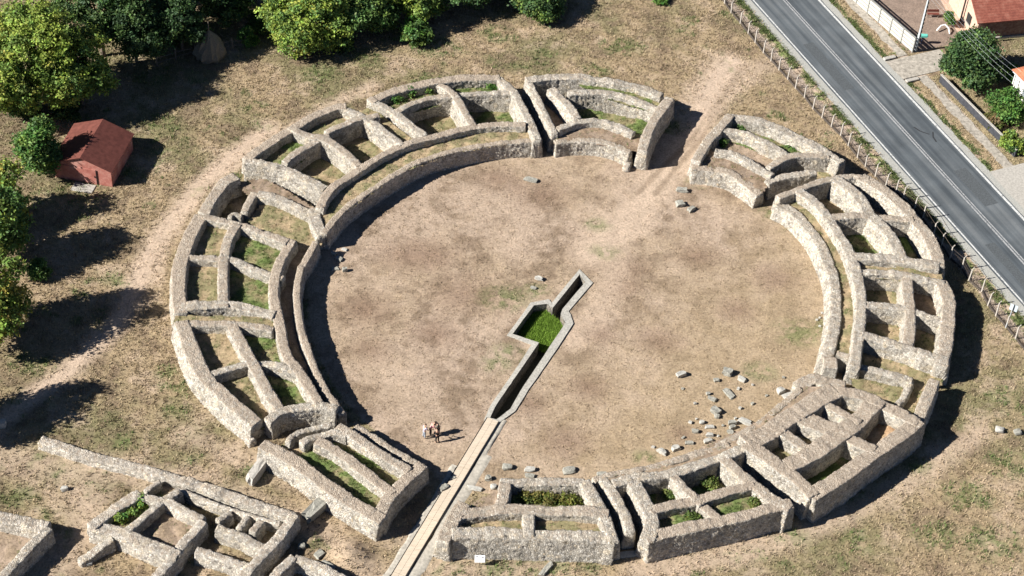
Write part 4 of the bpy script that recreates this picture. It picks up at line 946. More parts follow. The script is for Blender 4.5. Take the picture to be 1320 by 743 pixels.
# local frame: front along RD from the far corner
def white_house():
    L, Dp, H, R = 11., 8., 3.2, 2.0
    h = thing('house', 'white rendered house with orange tile roof cut by the right border', 'house', (*E0, 0))
    q = lambda u, v, z: (*(E0+RD*u+RN*v), z)
    mb = MB()
    mb.prism([q(0, 0, 0)[:2], q(L, 0, 0)[:2], q(L, Dp, 0)[:2], q(0, Dp, 0)[:2]], -.3, H); w = mb.build('wall', M_WHITE, h)
    mb = MB(); oh = .45
    mb.v = [q(-oh, -oh, H+.003), q(L+oh, -oh, H+.003), q(L+oh, Dp+oh, H+.003), q(-oh, Dp+oh, H+.003), q(3.2, Dp/2, H+R), q(L-3.2, Dp/2, H+R), q(-oh, -oh, H+.12), q(L+oh, -oh, H+.12), q(L+oh, Dp+oh, H+.12), q(-oh, Dp+oh, H+.12)]
    mb.f = [[3, 2, 1, 0], [0, 1, 7, 6], [1, 2, 8, 7], [2, 3, 9, 8], [3, 0, 6, 9], [6, 7, 5, 4], [7, 8, 5], [8, 9, 4, 5], [9, 6, 4]]
    r = mb.build('roof', M_ORANGE, h); bm = bmesh.new(); bm.from_mesh(r.data); bmesh.ops.recalc_face_normals(bm, faces=bm.faces[:]); bm.to_mesh(r.data); bm.free()
    for u in (2.2, 5.0, 7.8):
        f = MB().box(q(u, -.03, 1.75), (1.2, .12, 1.4), math.atan2(RD[1], RD[0])).build('window', M_WHITE, h, .01)
        MB().box(q(u, -.075, 1.75), (1.0, .04, 1.2), math.atan2(RD[1], RD[0])).build('pane', flat_mat('window_glass', (.25, .28, .30), .15, .1, 2, 0, 0, .6) if u < 3 else bpy.data.materials['window_glass'], f)
    MB().box(q(5.5, -.04, .2), (11, .08, .9), math.atan2(RD[1], RD[0])).build('plinth', flat_mat('beige_plinth', (.48, .40, .30), .9, .1), h)
    MB().tube([q(-.1, -.5, H+.02), q(L, -.5, H+.02)], .06, 6).build('gutter', M_GALV, h)
    for u in (.2, .7): MB().box(q(u, -.35, 2.4), (.12, .1, 1.3), math.atan2(RD[1], RD[0])).build('porch_post', M_WHITE, h)
white_house()

# red metal shed, left
sh_fl, sh_fr = np.array((-46.29, 10.95)), np.array((-40.40, 10.10))
se = (sh_fr-sh_fl)/np.linalg.norm(sh_fr-sh_fl); sL = np.linalg.norm(sh_fr-sh_fl); sp = np.array((-se[1], se[0])); sa = math.atan2(se[1], se[0])
m, nt, bb = new_mat('red_painted_sheet', .65); P = geo_pos(nt)
n1 = noise(nt, 1.1, 5, .7, P); n2 = noise(nt, 7, 4, .7, P)
c = ramp(nt, n1.outputs[0], [(.32, (.34, .11, .085)), (.5, (.43, .17, .135)), (.68, (.50, .26, .21))]).outputs[0]
c = mix(nt, .6, c, ramp(nt, n2.outputs[0], [(.3, (.75, .75, .75)), (.7, (1.22, 1.25, 1.28))]).outputs[0], 'MULTIPLY'); nt.links.new(c, bb.inputs[0]); M_SHED = m
M_SROOF = flat_mat('dark_red_roof_sheet', (.15, .052, .04), .6, .28, 2.2, .15)
shd = thing('shed', 'small red metal shed with a gabled roof under the trees at the left', 'shed', (*sh_fl, 0))
q = lambda u, v, z: (*(sh_fl+se*u+sp*v), z)
SD_, SH_, SR_ = 6.0, 2.05, 1.15
for u_ in (.05, sL-.05): MB().box(q(u_, SD_/2, SH_/2-.1), (.1, SD_-.2, SH_+.15), sa).build('side_wall', M_SHED, shd)
for v0 in (0, SD_-.1):
    mb = MB(); mb.v = [q(u, v0+a, z) for a in (0, .1) for u, z in ((0, -.2), (sL, -.2), (sL, SH_), (sL/2, SH_+SR_-.04), (0, SH_))]
    mb.f = [[4, 3, 2, 1, 0], [5, 6, 7, 8, 9]]+[[i, (i+1) % 5, 5+(i+1) % 5, 5+i] for i in range(5)]
    o = mb.build('gable_wall', M_SHED, shd); bm = bmesh.new(); bm.from_mesh(o.data); bmesh.ops.recalc_face_normals(bm, faces=bm.faces[:]); bm.to_mesh(o.data); bm.free()
oh = .22; sls = SR_/(sL/2)
for u0, u1 in ((-oh, sL/2), (sL+oh, sL/2)):
    mb = MB(); z0 = SH_-oh*sls
    for dz in (0.01, .06):
        for v in (-oh, SD_+oh): mb.v += [q(u0, v, z0+dz), q(u1, v, SH_+SR_+dz)]
    mb.f = [[0, 1, 3, 2], [4, 6, 7, 5], [0, 2, 6, 4], [2, 3, 7, 6], [0, 4, 5, 1], [1, 5, 7, 3]]
    for kk in ():
        v = -oh+(SD_+2*oh)*kk/8; a_, b2 = Vector(q(u0, v, z0+.065)), Vector(q(u1, v, SH_+SR_+.065)); mb.tube([a_, b2], .018, 4)
    o = mb.build('roof', M_SROOF, shd); bm = bmesh.new(); bm.from_mesh(o.data); bmesh.ops.recalc_face_normals(bm, faces=bm.faces[:]); bm.to_mesh(o.data); bm.free()
dr = MB().box(q(sL*.45, -.03, .92), (3.4, .05, 1.85), sa).build('door', M_SHED, shd, .01)
MB().box(q(sL*.74, -.065, .95), (.06, .05, 1.8), sa).build('seam', M_BLACK, dr)
MB().box(q(sL*.71, -.08, 1.0), (.05, .08, .2), sa).build('handle', M_BLACK, dr)
mb = MB().box(q(sL*.55, -.9, .04), (2.2, 1.3, .1), sa); tag(mb.build('threshold_slab', M_CONC, None, .03), 'broken pale concrete slab on the ground before the red shed door', 'slab')

# white information board at the foot of the south block
g = at(618, 729); ib = thing('info_sign', 'small white information board on a post at the foot of the stone wall', 'sign', (*g, gz(g)))
MB().tube([(*g, -.2), (*g, .75)], .03, 6).build('post', M_BLACK, ib)
rot = Matrix.Rotation(.10, 3, 'Z') @ Matrix.Rotation(rad(52), 3, 'X')
bo = MB().box((g[0], g[1], .85), (.86, .62, .03), rot=rot).build('board', flat_mat('white_board', (.82, .82, .80), .6, .04), ib, .006)
mb = MB()
for u, v, w_, h_ in ((-.23, .17, .16, .07), (.23, .14, .18, .07), (0, .15, .2, .02), (0, .02, .6, .012), (0, -.04, .6, .012), (0, -.10, .55, .012), (0, -.16, .6, .012)):
    mb.box(tuple(Vector((g[0], g[1], .85))+rot @ Vector((u, v, .018))), (w_, h_, .004), rot=rot)
mb.build('print', flat_mat('dark_ink', (.09, .09, .12), .7, .1), bo)

# ------------------------------------------------------------------ loose stones
def stone(label, sh, x, y, l, w, h, rz, m=None, slab=True, group='loose stones lying in the arena', name='stone_block', cat='stone', z0=None, tilt=0.):
    g = S(sh, x, y, h*.6); sd = stone.n = stone.n+1
    bm = bmesh.new(); bmesh.ops.create_cube(bm, size=1)
    bmesh.ops.subdivide_edges(bm, edges=bm.edges[:], cuts=3, use_grid_fill=True)
    co = np.array([v.co[:] for v in bm.verts])
    if not slab:
        nrm = co/np.linalg.norm(co, axis=1)[:, None]*.62; co = co*.45+nrm*.55
    else: co = co*(1-.10*np.clip(np.abs(co[:, [1, 2, 0]])*np.abs(co[:, [2, 0, 1]])*4, 0, 1))
    co = co+np.c_[vn3(co*2.3+sd*5.1, 1), vn3(co*2.3+sd*5.1, 2), vn3(co*2.3+sd*5.1, 3)]*.26-.13
    co[:, 0] *= 1+.35*co[:, 1]*random.uniform(-1, 1)
    co = co*np.array((l, w, h))*.82
    Rm = np.array(Matrix.Rotation(rz, 3, 'Z') @ Matrix.Rotation(tilt, 3, 'Y')); co = co @ Rm.T
    co[:, 2] += h*.40+gz(g)
    for v, c_ in zip(bm.verts, co): v.co = (c_[0]+g[0], c_[1]+g[1], c_[2])
    me = bpy.data.meshes.new(name); bm.to_mesh(me); bm.free(); me.materials.append(m or M_SLAB)
    o = bpy.data.objects.new(name, me); COL.objects.link(o)
    # keep the origin at the stone
    o.data.transform(Matrix.Translation((-g[0], -g[1], 0))); o.location = (g[0], g[1], 0)
    return tag(o, label, cat, group)
stone.n = 0
ST = [('dark grey block with a pale top, alone left of the stone scatter', 20, 240, 108, 1.0, .6, .5, .5),
      ('largest angular grey block at the top of the stone scatter', 20, 540, 93, 1.0, .85, .6, -.3),
      ('flat pale grey slab right of the angular block at the top of the scatter', 20, 632, 142, .95, .55, .3, -.6),
      ('small dark stone left of the angular block at the top of the scatter', 20, 468, 148, .6, .45, .3, .2),
      ('long rectangular dark grey slab lying in the middle of the scatter', 20, 552, 236, 1.5, .75, .22, -1.0),
      ('flat grey slab left of the long rectangular slab', 20, 440, 270, 1.0, .5, .28, -.5),
      ('little stone propped behind the flat grey slab', 20, 415, 236, .45, .35, .3, .2),
      ('broad double humped grey block below the flat grey slab', 20, 462, 345, .95, .8, .5, -.7),
      ('smaller stone leaning on the double humped block', 20, 472, 382, .6, .45, .35, -.2),
      ('bright white rounded stone in the scatter', 20, 376, 418, .55, .5, .35, .2),
      ('tiny white pebble left of the bright white stone', 20, 340, 400, .22, .2, .18, .2),
      ('low flat grey stone right under the bright white stone', 20, 425, 450, .95, .45, .25, .05),
      ('rounded grey stone left of the low flat one', 20, 332, 476, .75, .5, .35, -.1),
      ('dark broken stone above the pale green slab', 20, 425, 500, .75, .4, .35, .1),
      ('pale greenish slab near the low arena wall', 20, 412, 537, .95, .5, .3, .5),
      ('tiny round stone between the slabs', 20, 510, 442, .28, .25, .2, 0),
      ('top stone of the small heap near the arena wall', 20, 568, 420, .8, .45, .5, .2),
      ('middle stone of the small heap near the arena wall', 20, 570, 452, .75, .4, .4, .6),
      ('bottom stone of the small heap near the arena wall', 20, 558, 482, .7, .5, .3, -.5),
      ('long whitish block lying close to the arena wall', 20, 655, 415, 1.4, .55, .4, -.45),
      ('whitish squared stone at the lower left of the scatter', 20, 120, 608, 1.0, .5, .4, -.6),
      ('pair of grey stones fused together beside the whitish squared stone', 20, 205, 584, .85, .6, .4, .5),
      ('low brownish stone half buried near the arena wall', 20, 293, 553, .85, .45, .25, .1),
      ('rough pale boulder at the end of the low arena wall', 20, 883, 212, .85, .75, .55, .6),
      ('wide pale flat slab against the end of the arena wall', 20, 938, 246, 1.5, .7, .3, .5),
      ('pointed grey stone at the tip of the arena wall', 20, 1012, 178, .6, .6, .5, .4),
      ('flat grey slab below the top podium gap', 0, 685, 231, 1.5, .75, .3, -.3),
      ('cut grey block under the top right gap, topmost of three', 0, 879, 244, 1.3, .6, .45, .0),
      ('squat grey block under the top right gap, middle of three', 0, 877, 262, 1.0, .9, .45, .3),
      ('slanting grey block under the top right gap, lowest of three', 0, 891, 269, 1.0, .6, .4, .8),
      ('white stone lying left of the drain end', 16, 525, 92, .9, .45, .4, -.3),
      ('flat brown stone left of the drain end', 16, 490, 155, .7, .4, .2, -.2),
      ('grey stone at the foot of the dark podium corner, topmost of its row', 5, 1150, 582, .65, .5, .35, -.3),
      ('flat dark stone in the row by the dark podium corner', 5, 1185, 615, .85, .6, .25, -.5),
      ('upright bluish stone in the row by the dark podium corner', 5, 1222, 682, .55, .45, .5, .4),
      ('low tan slab in the row by the dark podium corner', 5, 1160, 680, .8, .6, .15, .2),
      ('pale stone set apart right of the dark podium corner', 5, 1222, 556, .6, .4, .2, -.4),
      ('grey boulder nearest the walkway behind the south block', 12, 520, 30, .95, .7, .4, .2),
      ('pale flat boulder behind the back wall of the south block', 12, 665, 46, 1.1, .6, .35, .1),
      ('flat stone touching the back wall of the south block', 12, 665, 90, .95, .45, .25, -.1),
      ('broad grey boulder behind the right half of the south block', 12, 922, 52, 1.2, .85, .35, .3),
      ('dark grey squared stone between the walkway and the south block', 12, 396, 102, .65, .55, .45, .2),
      ('white rounded stone by the corner of the south block', 12, 432, 160, .65, .55, .45, .2),
      ('low flat stone beside the slit passage top', 12, 1130, 78, 1.0, .5, .25, .2),
      ('large tilted block resting on the walkway edge', 12, 108, 165, 1.0, .6, .45, .75),
      ('small dark block on the walkway edge above the tilted one', 12, 165, 103, .6, .4, .35, .5)]
for label, sh, x, y, l, w, h, rz in ST:
    pale = any(k in label for k in ('white', 'whitish', 'pale'))
    stone(label, sh, x, y, l, w, h, rz, M_SLABL if pale else M_SLAB, slab=not any(k in label for k in ('rounded', 'boulder', 'pebble', 'tiny')))
OUT = 'loose stones outside the ring'
stone('long upright slab standing beside the long narrow block', 10, 66, 360, 4.1, 1.05, 1.15, 1.2, M_CONC, group=OUT)
stone('thick broken slab leaning beside the pale room wall', 10, 440, 618, 3.4, 1.15, 1.2, .95, M_SLAB, group=OUT)
stone('small pale cube of stone at the end of the broken wall stub', 17, 575, 652, .65, .55, .35, .4, M_SLABL, group=OUT)
stone('bright white boulder alone in the grass at the right', 0, 1289, 553, .9, .7, .5, -.2, M_SLABL, False, OUT)
stone('brownish boulder near the right border', 0, 1312, 556, .9, .7, .45, .3, M_SLAB, False, OUT)
stone('small pale boulder in bare soil at the lower left', 17, 415, 172, .65, .5, .4, .3, M_SLABL, False, OUT)
stone('grey green slab half sunk in the soil mound', 11, 458, 600, 1.0, .8, .3, .9, M_SLAB, True, OUT)
stone('brown boulder on the soil mound above the wall corner', 11, 345, 552, .7, .6, .5, .2, M_SLAB, False, OUT)
stone('rough stone in front of the slit passage at the bottom', 12, 1290, 600, 1.8, .7, .25, .25, M_SLABL, True, OUT)
stone('loose bright stone block at the left border', 0, 1, 545, 1.1, .8, .9, .2, M_SLABL, False, OUT)
stone('log like grey stone at the foot of the south block', 12, 775, 690, 1.9, .55, .35, 1.0, M_SLAB, True, OUT)
stone('narrow dark bench stone on the soil mound', 11, 520, 672, 1.6, .4, .4, -.5, M_SLAB, True, OUT)
stone('slab bridging the walkway in the ring opening', 19, 520, 610, 1.9, .8, .16, .1, M_SLAB, True, OUT)
stone('jagged stones at the right edge of the walkway', 12, 310, 170, 1.4, .5, .3, -.1, M_SLABL, True, OUT)
for k, (x, y) in enumerate(((265, 410), (285, 395), (300, 365), (285, 450), (455, 75))):
    stone('tiny white pebble on the grass near the right arena wall', 8, x, y, .28, .25, .18, k, M_SLABL, False, 'white pebbles by the right arena wall', 'pebble')

for k in range(16):
    x, y = ((900, 130), (700, 180), (300, 420), (255, 520), (480, 510), (520, 560), (380, 590), (60, 580), (620, 330), (700, 300), (590, 395), (330, 300), (250, 205), (410, 620), (610, 205), (790, 250))[k]
    stone('small rough rubble stone strewn between the blocks of the arena stone scatter', 20, x, y, random.uniform(.22, .42), random.uniform(.2, .35), random.uniform(.14, .25), k*1.3, M_SLABL if k % 3 else M_SLAB, True, 'small rubble in the stone scatter', 'rubble_stone')

# ------------------------------------------------------------------ foliage
def leaf_quads(c, nrm_bias, size, tint):
    """one quad per centre; returns verts, faces, colours"""
    n = len(c)
    d = RNG.normal(size=(n, 3)); d += nrm_bias; d /= np.linalg.norm(d, axis=1)[:, None]
    a = np.cross(d, RNG.normal(size=(n, 3))); a /= np.linalg.norm(a, axis=1)[:, None]+1e-9; b = np.cross(d, a)
    s = size[:, None]
    V = np.stack([c+a*s, c+b*s*.62, c-a*s, c-b*s*.62], 1).reshape(-1, 3)
    F = np.arange(4*n).reshape(n, 4)
    return V, F, np.repeat(tint, 4, 0)
def crown_mesh(name, parent, blobs, nleaf, cols, leaf=.17, clump=.55, dense=None, shell=.55):
    """blobs: list of (x,y,z, rx,ry,rz); leaves sit in clumps spread through the blobs' outer volume"""
    vols = np.array([b[3]*b[4]*b[5] for b in blobs]); vols = vols**.75; vols /= vols.sum()
    C, T, Bs = [], [], []
    ctr = np.average(np.array([b[:3] for b in blobs]), axis=0, weights=vols)
    ncl = max(8, int(nleaf/55))
    for (x, y, z, rx, ry, rz), w in zip(blobs, vols):
        k = max(3, int(ncl*w)); d = RNG.normal(size=(k, 3)); d /= np.linalg.norm(d, axis=1)[:, None]
        r = (shell+(1-shell)*RNG.random(k))**.8; r = r*(.82+.36*vn3(d*1.7+x, 3))
        cc = np.array((x, y, z))+d*r[:, None]*np.array((rx, ry, rz))
        for q, dd in zip(cc, d):
            m_ = int(RNG.integers(30, 80)); o = RNG.normal(size=(m_, 3))*clump*np.array((1, 1, .6))*.55
            col = cols[RNG.integers(len(cols))]*RNG.uniform(.75, 1.3)
            C.append(q+o); T.append(col*RNG.uniform(.8, 1.22, (m_, 1))*(1+RNG.normal(size=(m_, 3))*.06)); Bs.append(np.repeat((dd*.9+np.array((0, 0, .7)))[None], m_, 0))
    C, T, Bs = np.vstack(C), np.clip(np.vstack(T), .005, 1), np.vstack(Bs)
    keep = C[:, 2] > .05; C, T, Bs = C[keep], T[keep], Bs[keep]
    V, F, tt = leaf_quads(C, Bs, leaf*RNG.uniform(.6, 1.4, len(C)), T)
    return mesh_obj(name, V, F, M_LEAF, parent, False, tt)
YG = [np.array(c)*1.22 for c in ((.21, .27, .045), (.16, .23, .04), (.26, .28, .055), (.12, .19, .04), (.23, .29, .055), (.12, .18, .04), (.19, .26, .045))]
MG = [np.array(c)*1.3 for c in ((.085, .15, .04), (.11, .18, .045), (.06, .115, .03), (.14, .20, .045), (.07, .13, .045))]
DG = [np.array(c)*1.15 for c in ((.04, .08, .028), (.055, .10, .03), (.03, .062, .024), (.075, .125, .035))]
AU = [np.array(c)*1.2 for c in ((.21, .23, .045), (.30, .25, .05), (.13, .18, .04), (.34, .25, .05), (.09, .14, .035))]
FG = [np.array(c) for c in ((.07, .17, .035), (.10, .21, .04), (.05, .13, .03), (.13, .22, .05))]
def tree(label, px, py, h, r, cols, nleaf, name='tree', group=None, leaf=.15, base=.28, cat='tree', squash=1., nblob=9, clump=.6, trunk=.16, shell=.5):
    g = at(px, py); z = gz(g)
    t = thing(name, label, cat, (*g, z), group)
    top = h; cz = h*(base+1)/2; rz = h*(1-base)/2
    blobs = [(g[0], g[1], z+cz, r*.62, r*.62, rz*.8)]
    nblob = int(nblob*1.5)
    for k in range(nblob):
        a = 2*math.pi*(k*.618+random.random()*.15); u = -.75+1.7*((k*.37+random.random()*.2) % 1)
        rr = r*random.uniform(.52, .82)*math.sqrt(max(.05, 1-(u*.85)**2)); s = random.uniform(.2, .48)
        blobs.append((g[0]+rr*math.cos(a), g[1]+rr*math.sin(a), z+cz+u*rz*.72, r*s, r*s, min(rz*.55, r*s*.85)*squash))
    mb = MB()
    lean = Vector((random.uniform(-.3, .3), random.uniform(-.3, .3), 0))
    p = [Vector((g[0], g[1], z-.2)), Vector((g[0], g[1], z+h*.18))+lean*.3, Vector((g[0], g[1], z+h*.42))+lean*.8, Vector((g[0], g[1], z+h*.75))+lean]
    mb.tube(p, [trunk*1.35, trunk, trunk*.7, trunk*.2], 8)
    for k, b in enumerate(blobs[1:]):
        s0 = p[1].lerp(p[2], (k % 4)/4+.1); e = Vector(b[:3]); mid = s0.lerp(e, .5)+Vector((0, 0, .12*h*.3))
        mb.tube([s0, mid, e], [trunk*.5, trunk*.3, trunk*.08], 5)
    mb.build('trunk', M_BARK, t)
    crown_mesh('crown', t, blobs, int(nleaf*(2.3 if r > 2.8 else 1.6)), cols, leaf if leaf != .19 else .15, clump, shell=shell)
    return t
TG = 'trees along the top and left of the meadow'
tree('big yellow green tree filling the top left corner', 45, 138, 11, 6.2, YG, 24000, group=TG, nblob=15, base=.06, trunk=.25)
tree('yellow green tree right behind the shed with pale trunks showing', 106, 136, 9, 4.2, YG+MG[:2], 13000, group=TG, nblob=11, base=.18, trunk=.2)
tree('dark thin crowned tree with a bare forked trunk at the top left', 133, 72, 9.5, 4.3, DG+MG[:1], 8500, group=TG, nblob=11, base=.35, trunk=.24)
tree('dark shaded tree left of the haystack', 176, 80, 8.5, 3.8, DG, 10000, group=TG, nblob=9, base=.2)
tree('dark shaded tree standing close behind the rustic fence', 236, 64, 8.2, 3.6, DG, 9000, group=TG, nblob=9, base=.12)
tree('dark tree half hidden behind the haystack', 285, 30, 7.0, 3.2, DG, 6000, group=TG, base=.1)
tree('dark tree at the top border left of the haystack pole', 215, 8, 8.5, 3.6, DG, 6000, group=TG, base=.15)
tree('dark tree at the top border above the haystack', 255, -8, 9.5, 4.0, DG, 7000, group=TG, base=.25)
tree('dark tree just right of the haystack at the top border', 310, 12, 8.5, 3.4, MG+DG, 6500, group=TG, base=.15)
tree('broad bright yellow green tree down to the ground at the top, right of the haystack', 392, 52, 6.2, 5.0, YG+MG[:2], 16000, group=TG, nblob=13, base=.0, squash=1.1, leaf=.19)
tree('mid green tree right of the broad yellow green tree', 468, 34, 7.0, 4.2, MG, 11000, group=TG, base=.05)
tree('green tree at the top with a small round bush at its foot', 522, 18, 7.5, 4.3, MG+YG[:1], 11000, group=TG, base=.05)
tree('dark green tree in the row at the top centre', 588, 6, 7.5, 4.2, DG+MG, 10000, group=TG, base=.05)
tree('dark green tree second from the right of the top row', 645, -4, 7.0, 4.0, DG+MG[:2], 8500, group=TG, base=.05)
tree('dark rounded tree ending the row of trees at the top', 694, 17, 4.0, 3.0, DG+MG, 8000, group=TG, base=.0)
tree('yellow green tree at the left border nearest the shed', -6, 288, 6.2, 3.4, YG+AU, 8000, group=TG, base=.05)
tree('mid green tree at the left border between two yellowish ones', 0, 338, 8.2, 3.5, MG+YG[:2], 9000, group=TG, base=.1)
tree('autumn yellow tree lowest along the left border', -10, 432, 9.6, 4.2, AU+YG, 12000, group=TG, base=.06, nblob=11)
tree('tall tree beyond the left border throwing its shadow on the path', -72, 548, 9.5, 3.6, AU, 6500, group=TG, base=.15)
BG = 'bushes of the meadow edge'
tree('tall bright green bush touching the left side of the red shed', 55, 224, 6.4, 2.1, FG+MG+YG[:1], 12000, 'bush', BG, .16, .0, 'bush', trunk=.08)
tree('small round green bush alone between tree shadows at the left', 52, 357, 1.9, 1.05, MG+FG[:1], 2600, 'bush', BG, .11, .0, 'bush', clump=.35, trunk=.05)
tree('round bush at the foot of the trees at the top centre', 538, 52, 2.6, 1.9, FG+MG, 4200, 'bush', BG, .14, .0, 'bush', clump=.4, trunk=.05)
tree('small pale green bush right of the haystack', 321, 58, 2.0, 1.0, FG, 2200, 'bush', BG, .11, .0, 'bush', clump=.3, trunk=.05)
tree('little green bush at the top border over the meadow', 852, 4, .9, .8, FG, 900, 'bush', BG, .09, .0, 'bush', clump=.25, trunk=.03)
for lab, px, py, h, r in (('low dark shrub under the big corner tree', 30, 150, 2.2, 1.6), ('low dark shrub between the two big trees at the left', 88, 150, 1.8, 1.5), ('dark undergrowth bush below the row of top trees', 440, 62, 1.6, 1.5), ('dark undergrowth bush left of the bright broad tree', 338, 40, 2.2, 1.6), ('shaded bush behind the rustic fence', 215, 50, 2.0, 1.8)):
    tree(lab, px, py, h, r, DG, 2600, 'bush', BG, .13, .0, 'bush', clump=.4, trunk=.05)
RG = 'garden trees and shrubs beyond the road'
tree('dense round dark green tree in front of the brick house', 1249, 104, 5.6, 3.1, DG+DG+MG[:1], 15000, 'tree', RG, .15, .02, nblob=13, shell=.6)
tree('bright green leafy shrub against the white house', 1296, 154, 3.4, 2.0, FG+MG[:1], 7000, 'shrub', RG, .13, .0, 'shrub', trunk=.06)
tree('low weedy shrub behind the end of the dark garden wall', 1304, 192, 1.7, 1.4, MG+YG, 3200, 'shrub', RG, .12, .0, 'shrub', clump=.35, trunk=.04)
tree('dry brownish shrub behind the middle of the dark garden wall', 1283, 160, 1.3, 1.2, [np.array((.2, .14, .07)), np.array((.12, .12, .04)), np.array((.1, .14, .03))], 2200, 'shrub', RG, .11, .0, 'shrub', clump=.35, trunk=.04)
tree('small green shrub by the bench and the pink gable', 1222, 33, 2.0, .6, FG+MG, 1200, 'shrub', RG, .09, .05, 'shrub', clump=.25, trunk=.04)
tree('low green shrub at the roof corner of the white house', 1300, 108, 2.6, .9, FG, 1600, 'shrub', RG, .1, .0, 'shrub', clump=.3, trunk=.04)

def weed(label, sh, x, y, zb, h, r, cols, n, name='weed_plant', group='weeds growing in the ruins', leaf=.1, blobs=None):
    g = S(sh, x, y, zb); t = thing(name, label, 'plant', (*g, zb), group)
    bl = [(g[0]+dx, g[1]+dy, zb+h*.45, r*random.uniform(.7, 1), r*random.uniform(.7, 1), h*.55) for dx, dy in (blobs or [(0, 0)])]
    mb = MB()
    for b in bl:
        for k in range(4): mb.tube([(g[0], g[1], zb-.1), (b[0], b[1], zb+.05), (b[0]+random.uniform(-.5, .5)*r, b[1]+random.uniform(-.5, .5)*r, zb+h*.8)], .02, 4)
    mb.build('stem', M_BARK, t); crown_mesh('leaves', t, bl, n, cols, leaf, .28, shell=.2)
    return t
weed('tall dark green bushy weed in the back corner cell, left of its neighbour', 2, 440, 215, 1.4, 1.0, .85, FG+MG, 1800)
weed('low bright weed at the left end of the back corner cell', 2, 345, 250, 1.4, .6, .8, FG, 1300)
weed('rounded weed at the right end of the back corner cell', 2, 565, 195, 1.4, .9, .6, FG+MG, 1200)
weed('small bright weed in the shallow cell beside the top gap', 2, 970, 165, 1.35, .6, .6, FG, 900)
weed('spreading green weed in the corner of the top right block', 4, 375, 175, 1.0, .6, .8, FG+MG, 1200)
weed('small weed in the dark corner of the top right block', 4, 258, 285, .9, .6, .55, FG+MG, 900)
weed('yellow green bush filling the room of the lower left foundation', 17, 850, 335, .75, .9, .65, YG+FG, 2200, blobs=[(-.8, -.9), (0, 0), (.8, .9)])
weed('olive green weeds spread through the sunken back cell of the south block', 12, 800, 255, 1.1, .65, .8, [np.array((.14, .16, .03)), np.array((.09, .12, .03)), np.array((.2, .18, .05))], 4200, blobs=[(-2.2, 0), (-1.1, .1), (0, 0), (1.1, -.05), (2.1, -.1)])
weed('green weeds in the deep square cell of the south south east block', 13, 775, 280, .55, .7, .7, [np.array(c) for c in ((.12, .16, .04), (.10, .15, .035), (.16, .18, .05), (.08, .13, .035))], 1600, blobs=[(0, 0), (.5, -.7)])
weed('green weeds in the small deep cell left of the square cell', 13, 510, 345, .7, .6, .6, [np.array(c) for c in ((.12, .16, .04), (.10, .15, .035), (.16, .18, .05), (.08, .13, .035))], 1000)
weed('leafy weed in the front left cell of the south south east block', 13, 665, 490, 1.65, .35, .6, [np.array(c) for c in ((.12, .16, .04), (.10, .15, .035), (.16, .18, .05), (.08, .13, .035))], 900)
weed('leafy weed in the front right cell of the south south east block', 13, 1060, 390, 1.75, .35, .6, [np.array(c) for c in ((.12, .16, .04), (.10, .15, .035), (.16, .18, .05), (.08, .13, .035))], 900)
# spiky fern: arching blades
g = S(4, 705, 300, 1.05); t = thing('fern', 'spiky bright green fern with arching fronds in the top right block', 'plant', (*g, 1.05), 'weeds growing in the ruins')
V = []; F = []; T = []
for k in range(60):
    a = random.uniform(0, 6.283); L_ = random.uniform(.7, 1.35); w_ = .07; up_ = random.uniform(.5, 1.3); k0 = len(V)
    for i in range(5):
        s = i/4; r_ = L_*s*.8; z_ = 1.05+up_*s-1.0*s*s*.8; wd_ = w_*(1-s*.8)
        for sg_ in (-1, 1): V.append((g[0]+r_*math.cos(a)-sg_*wd_*math.sin(a), g[1]+r_*math.sin(a)+sg_*wd_*math.cos(a), z_)); T.append(FG[k % 4]*1.1)
    for i in range(4): F.append([k0+2*i, k0+2*i+1, k0+2*i+3, k0+2*i+2])
mesh_obj('fronds', V, F, M_LEAF, t, False, np.array(T))
# haystack and rustic fence in the shade
g = at(271, 72); hs = thing('haystack', 'grey conical haystack round a pole in the deep shade of the trees', 'haystack', (*g, 0))
bm = bmesh.new(); prof = [(1.5, -.1), (1.7, .5), (1.55, 1.2), (1.15, 2.0), (.65, 2.7), (.2, 3.2), (.02, 3.35)]
V = []; F = []
for i, (r, z) in enumerate(prof):
    for j in range(20):
        a = 2*math.pi*j/20; rr = r*(1+.12*math.sin(j*2.3+i)+random.uniform(-.05, .05)); V.append((g[0]+rr*math.cos(a), g[1]+rr*math.sin(a), z))
for i in range(len(prof)-1):
    for j in range(20): F.append([i*20+j, i*20+(j+1) % 20, (i+1)*20+(j+1) % 20, (i+1)*20+j])
bm.free(); mesh_obj('hay', V, F, flat_mat('old_hay', (.22, .19, .14), 1, .4, 14, .9), hs)
MB().tube([(*g, 2.8), (*g, 4.5)], .05, 6).build('pole', M_WOOD, hs)
rf = thing('rustic_fence', 'old wooden post and rail fence in the shade before the haystack', 'fence', (*at(231, 80), 0))
fp = [at(*p) for p in ((203, 86), (227, 78), (251, 72), (277, 69), (300, 64), (318, 62))]
for p in fp: MB().tube([(*p, -.2), (p[0]+random.uniform(-.1, .1), p[1], 1.5)], .06, 6).build('post', M_WOOD, rf)
for a_, b_ in zip(fp, fp[1:]):
    mb = MB()
    for z_ in (.5, 1.1): mb.tube([(*a_, z_), (*b_, z_+random.uniform(-.15, .15))], .035, 5)
    mb.build('rail', M_WOOD, rf)

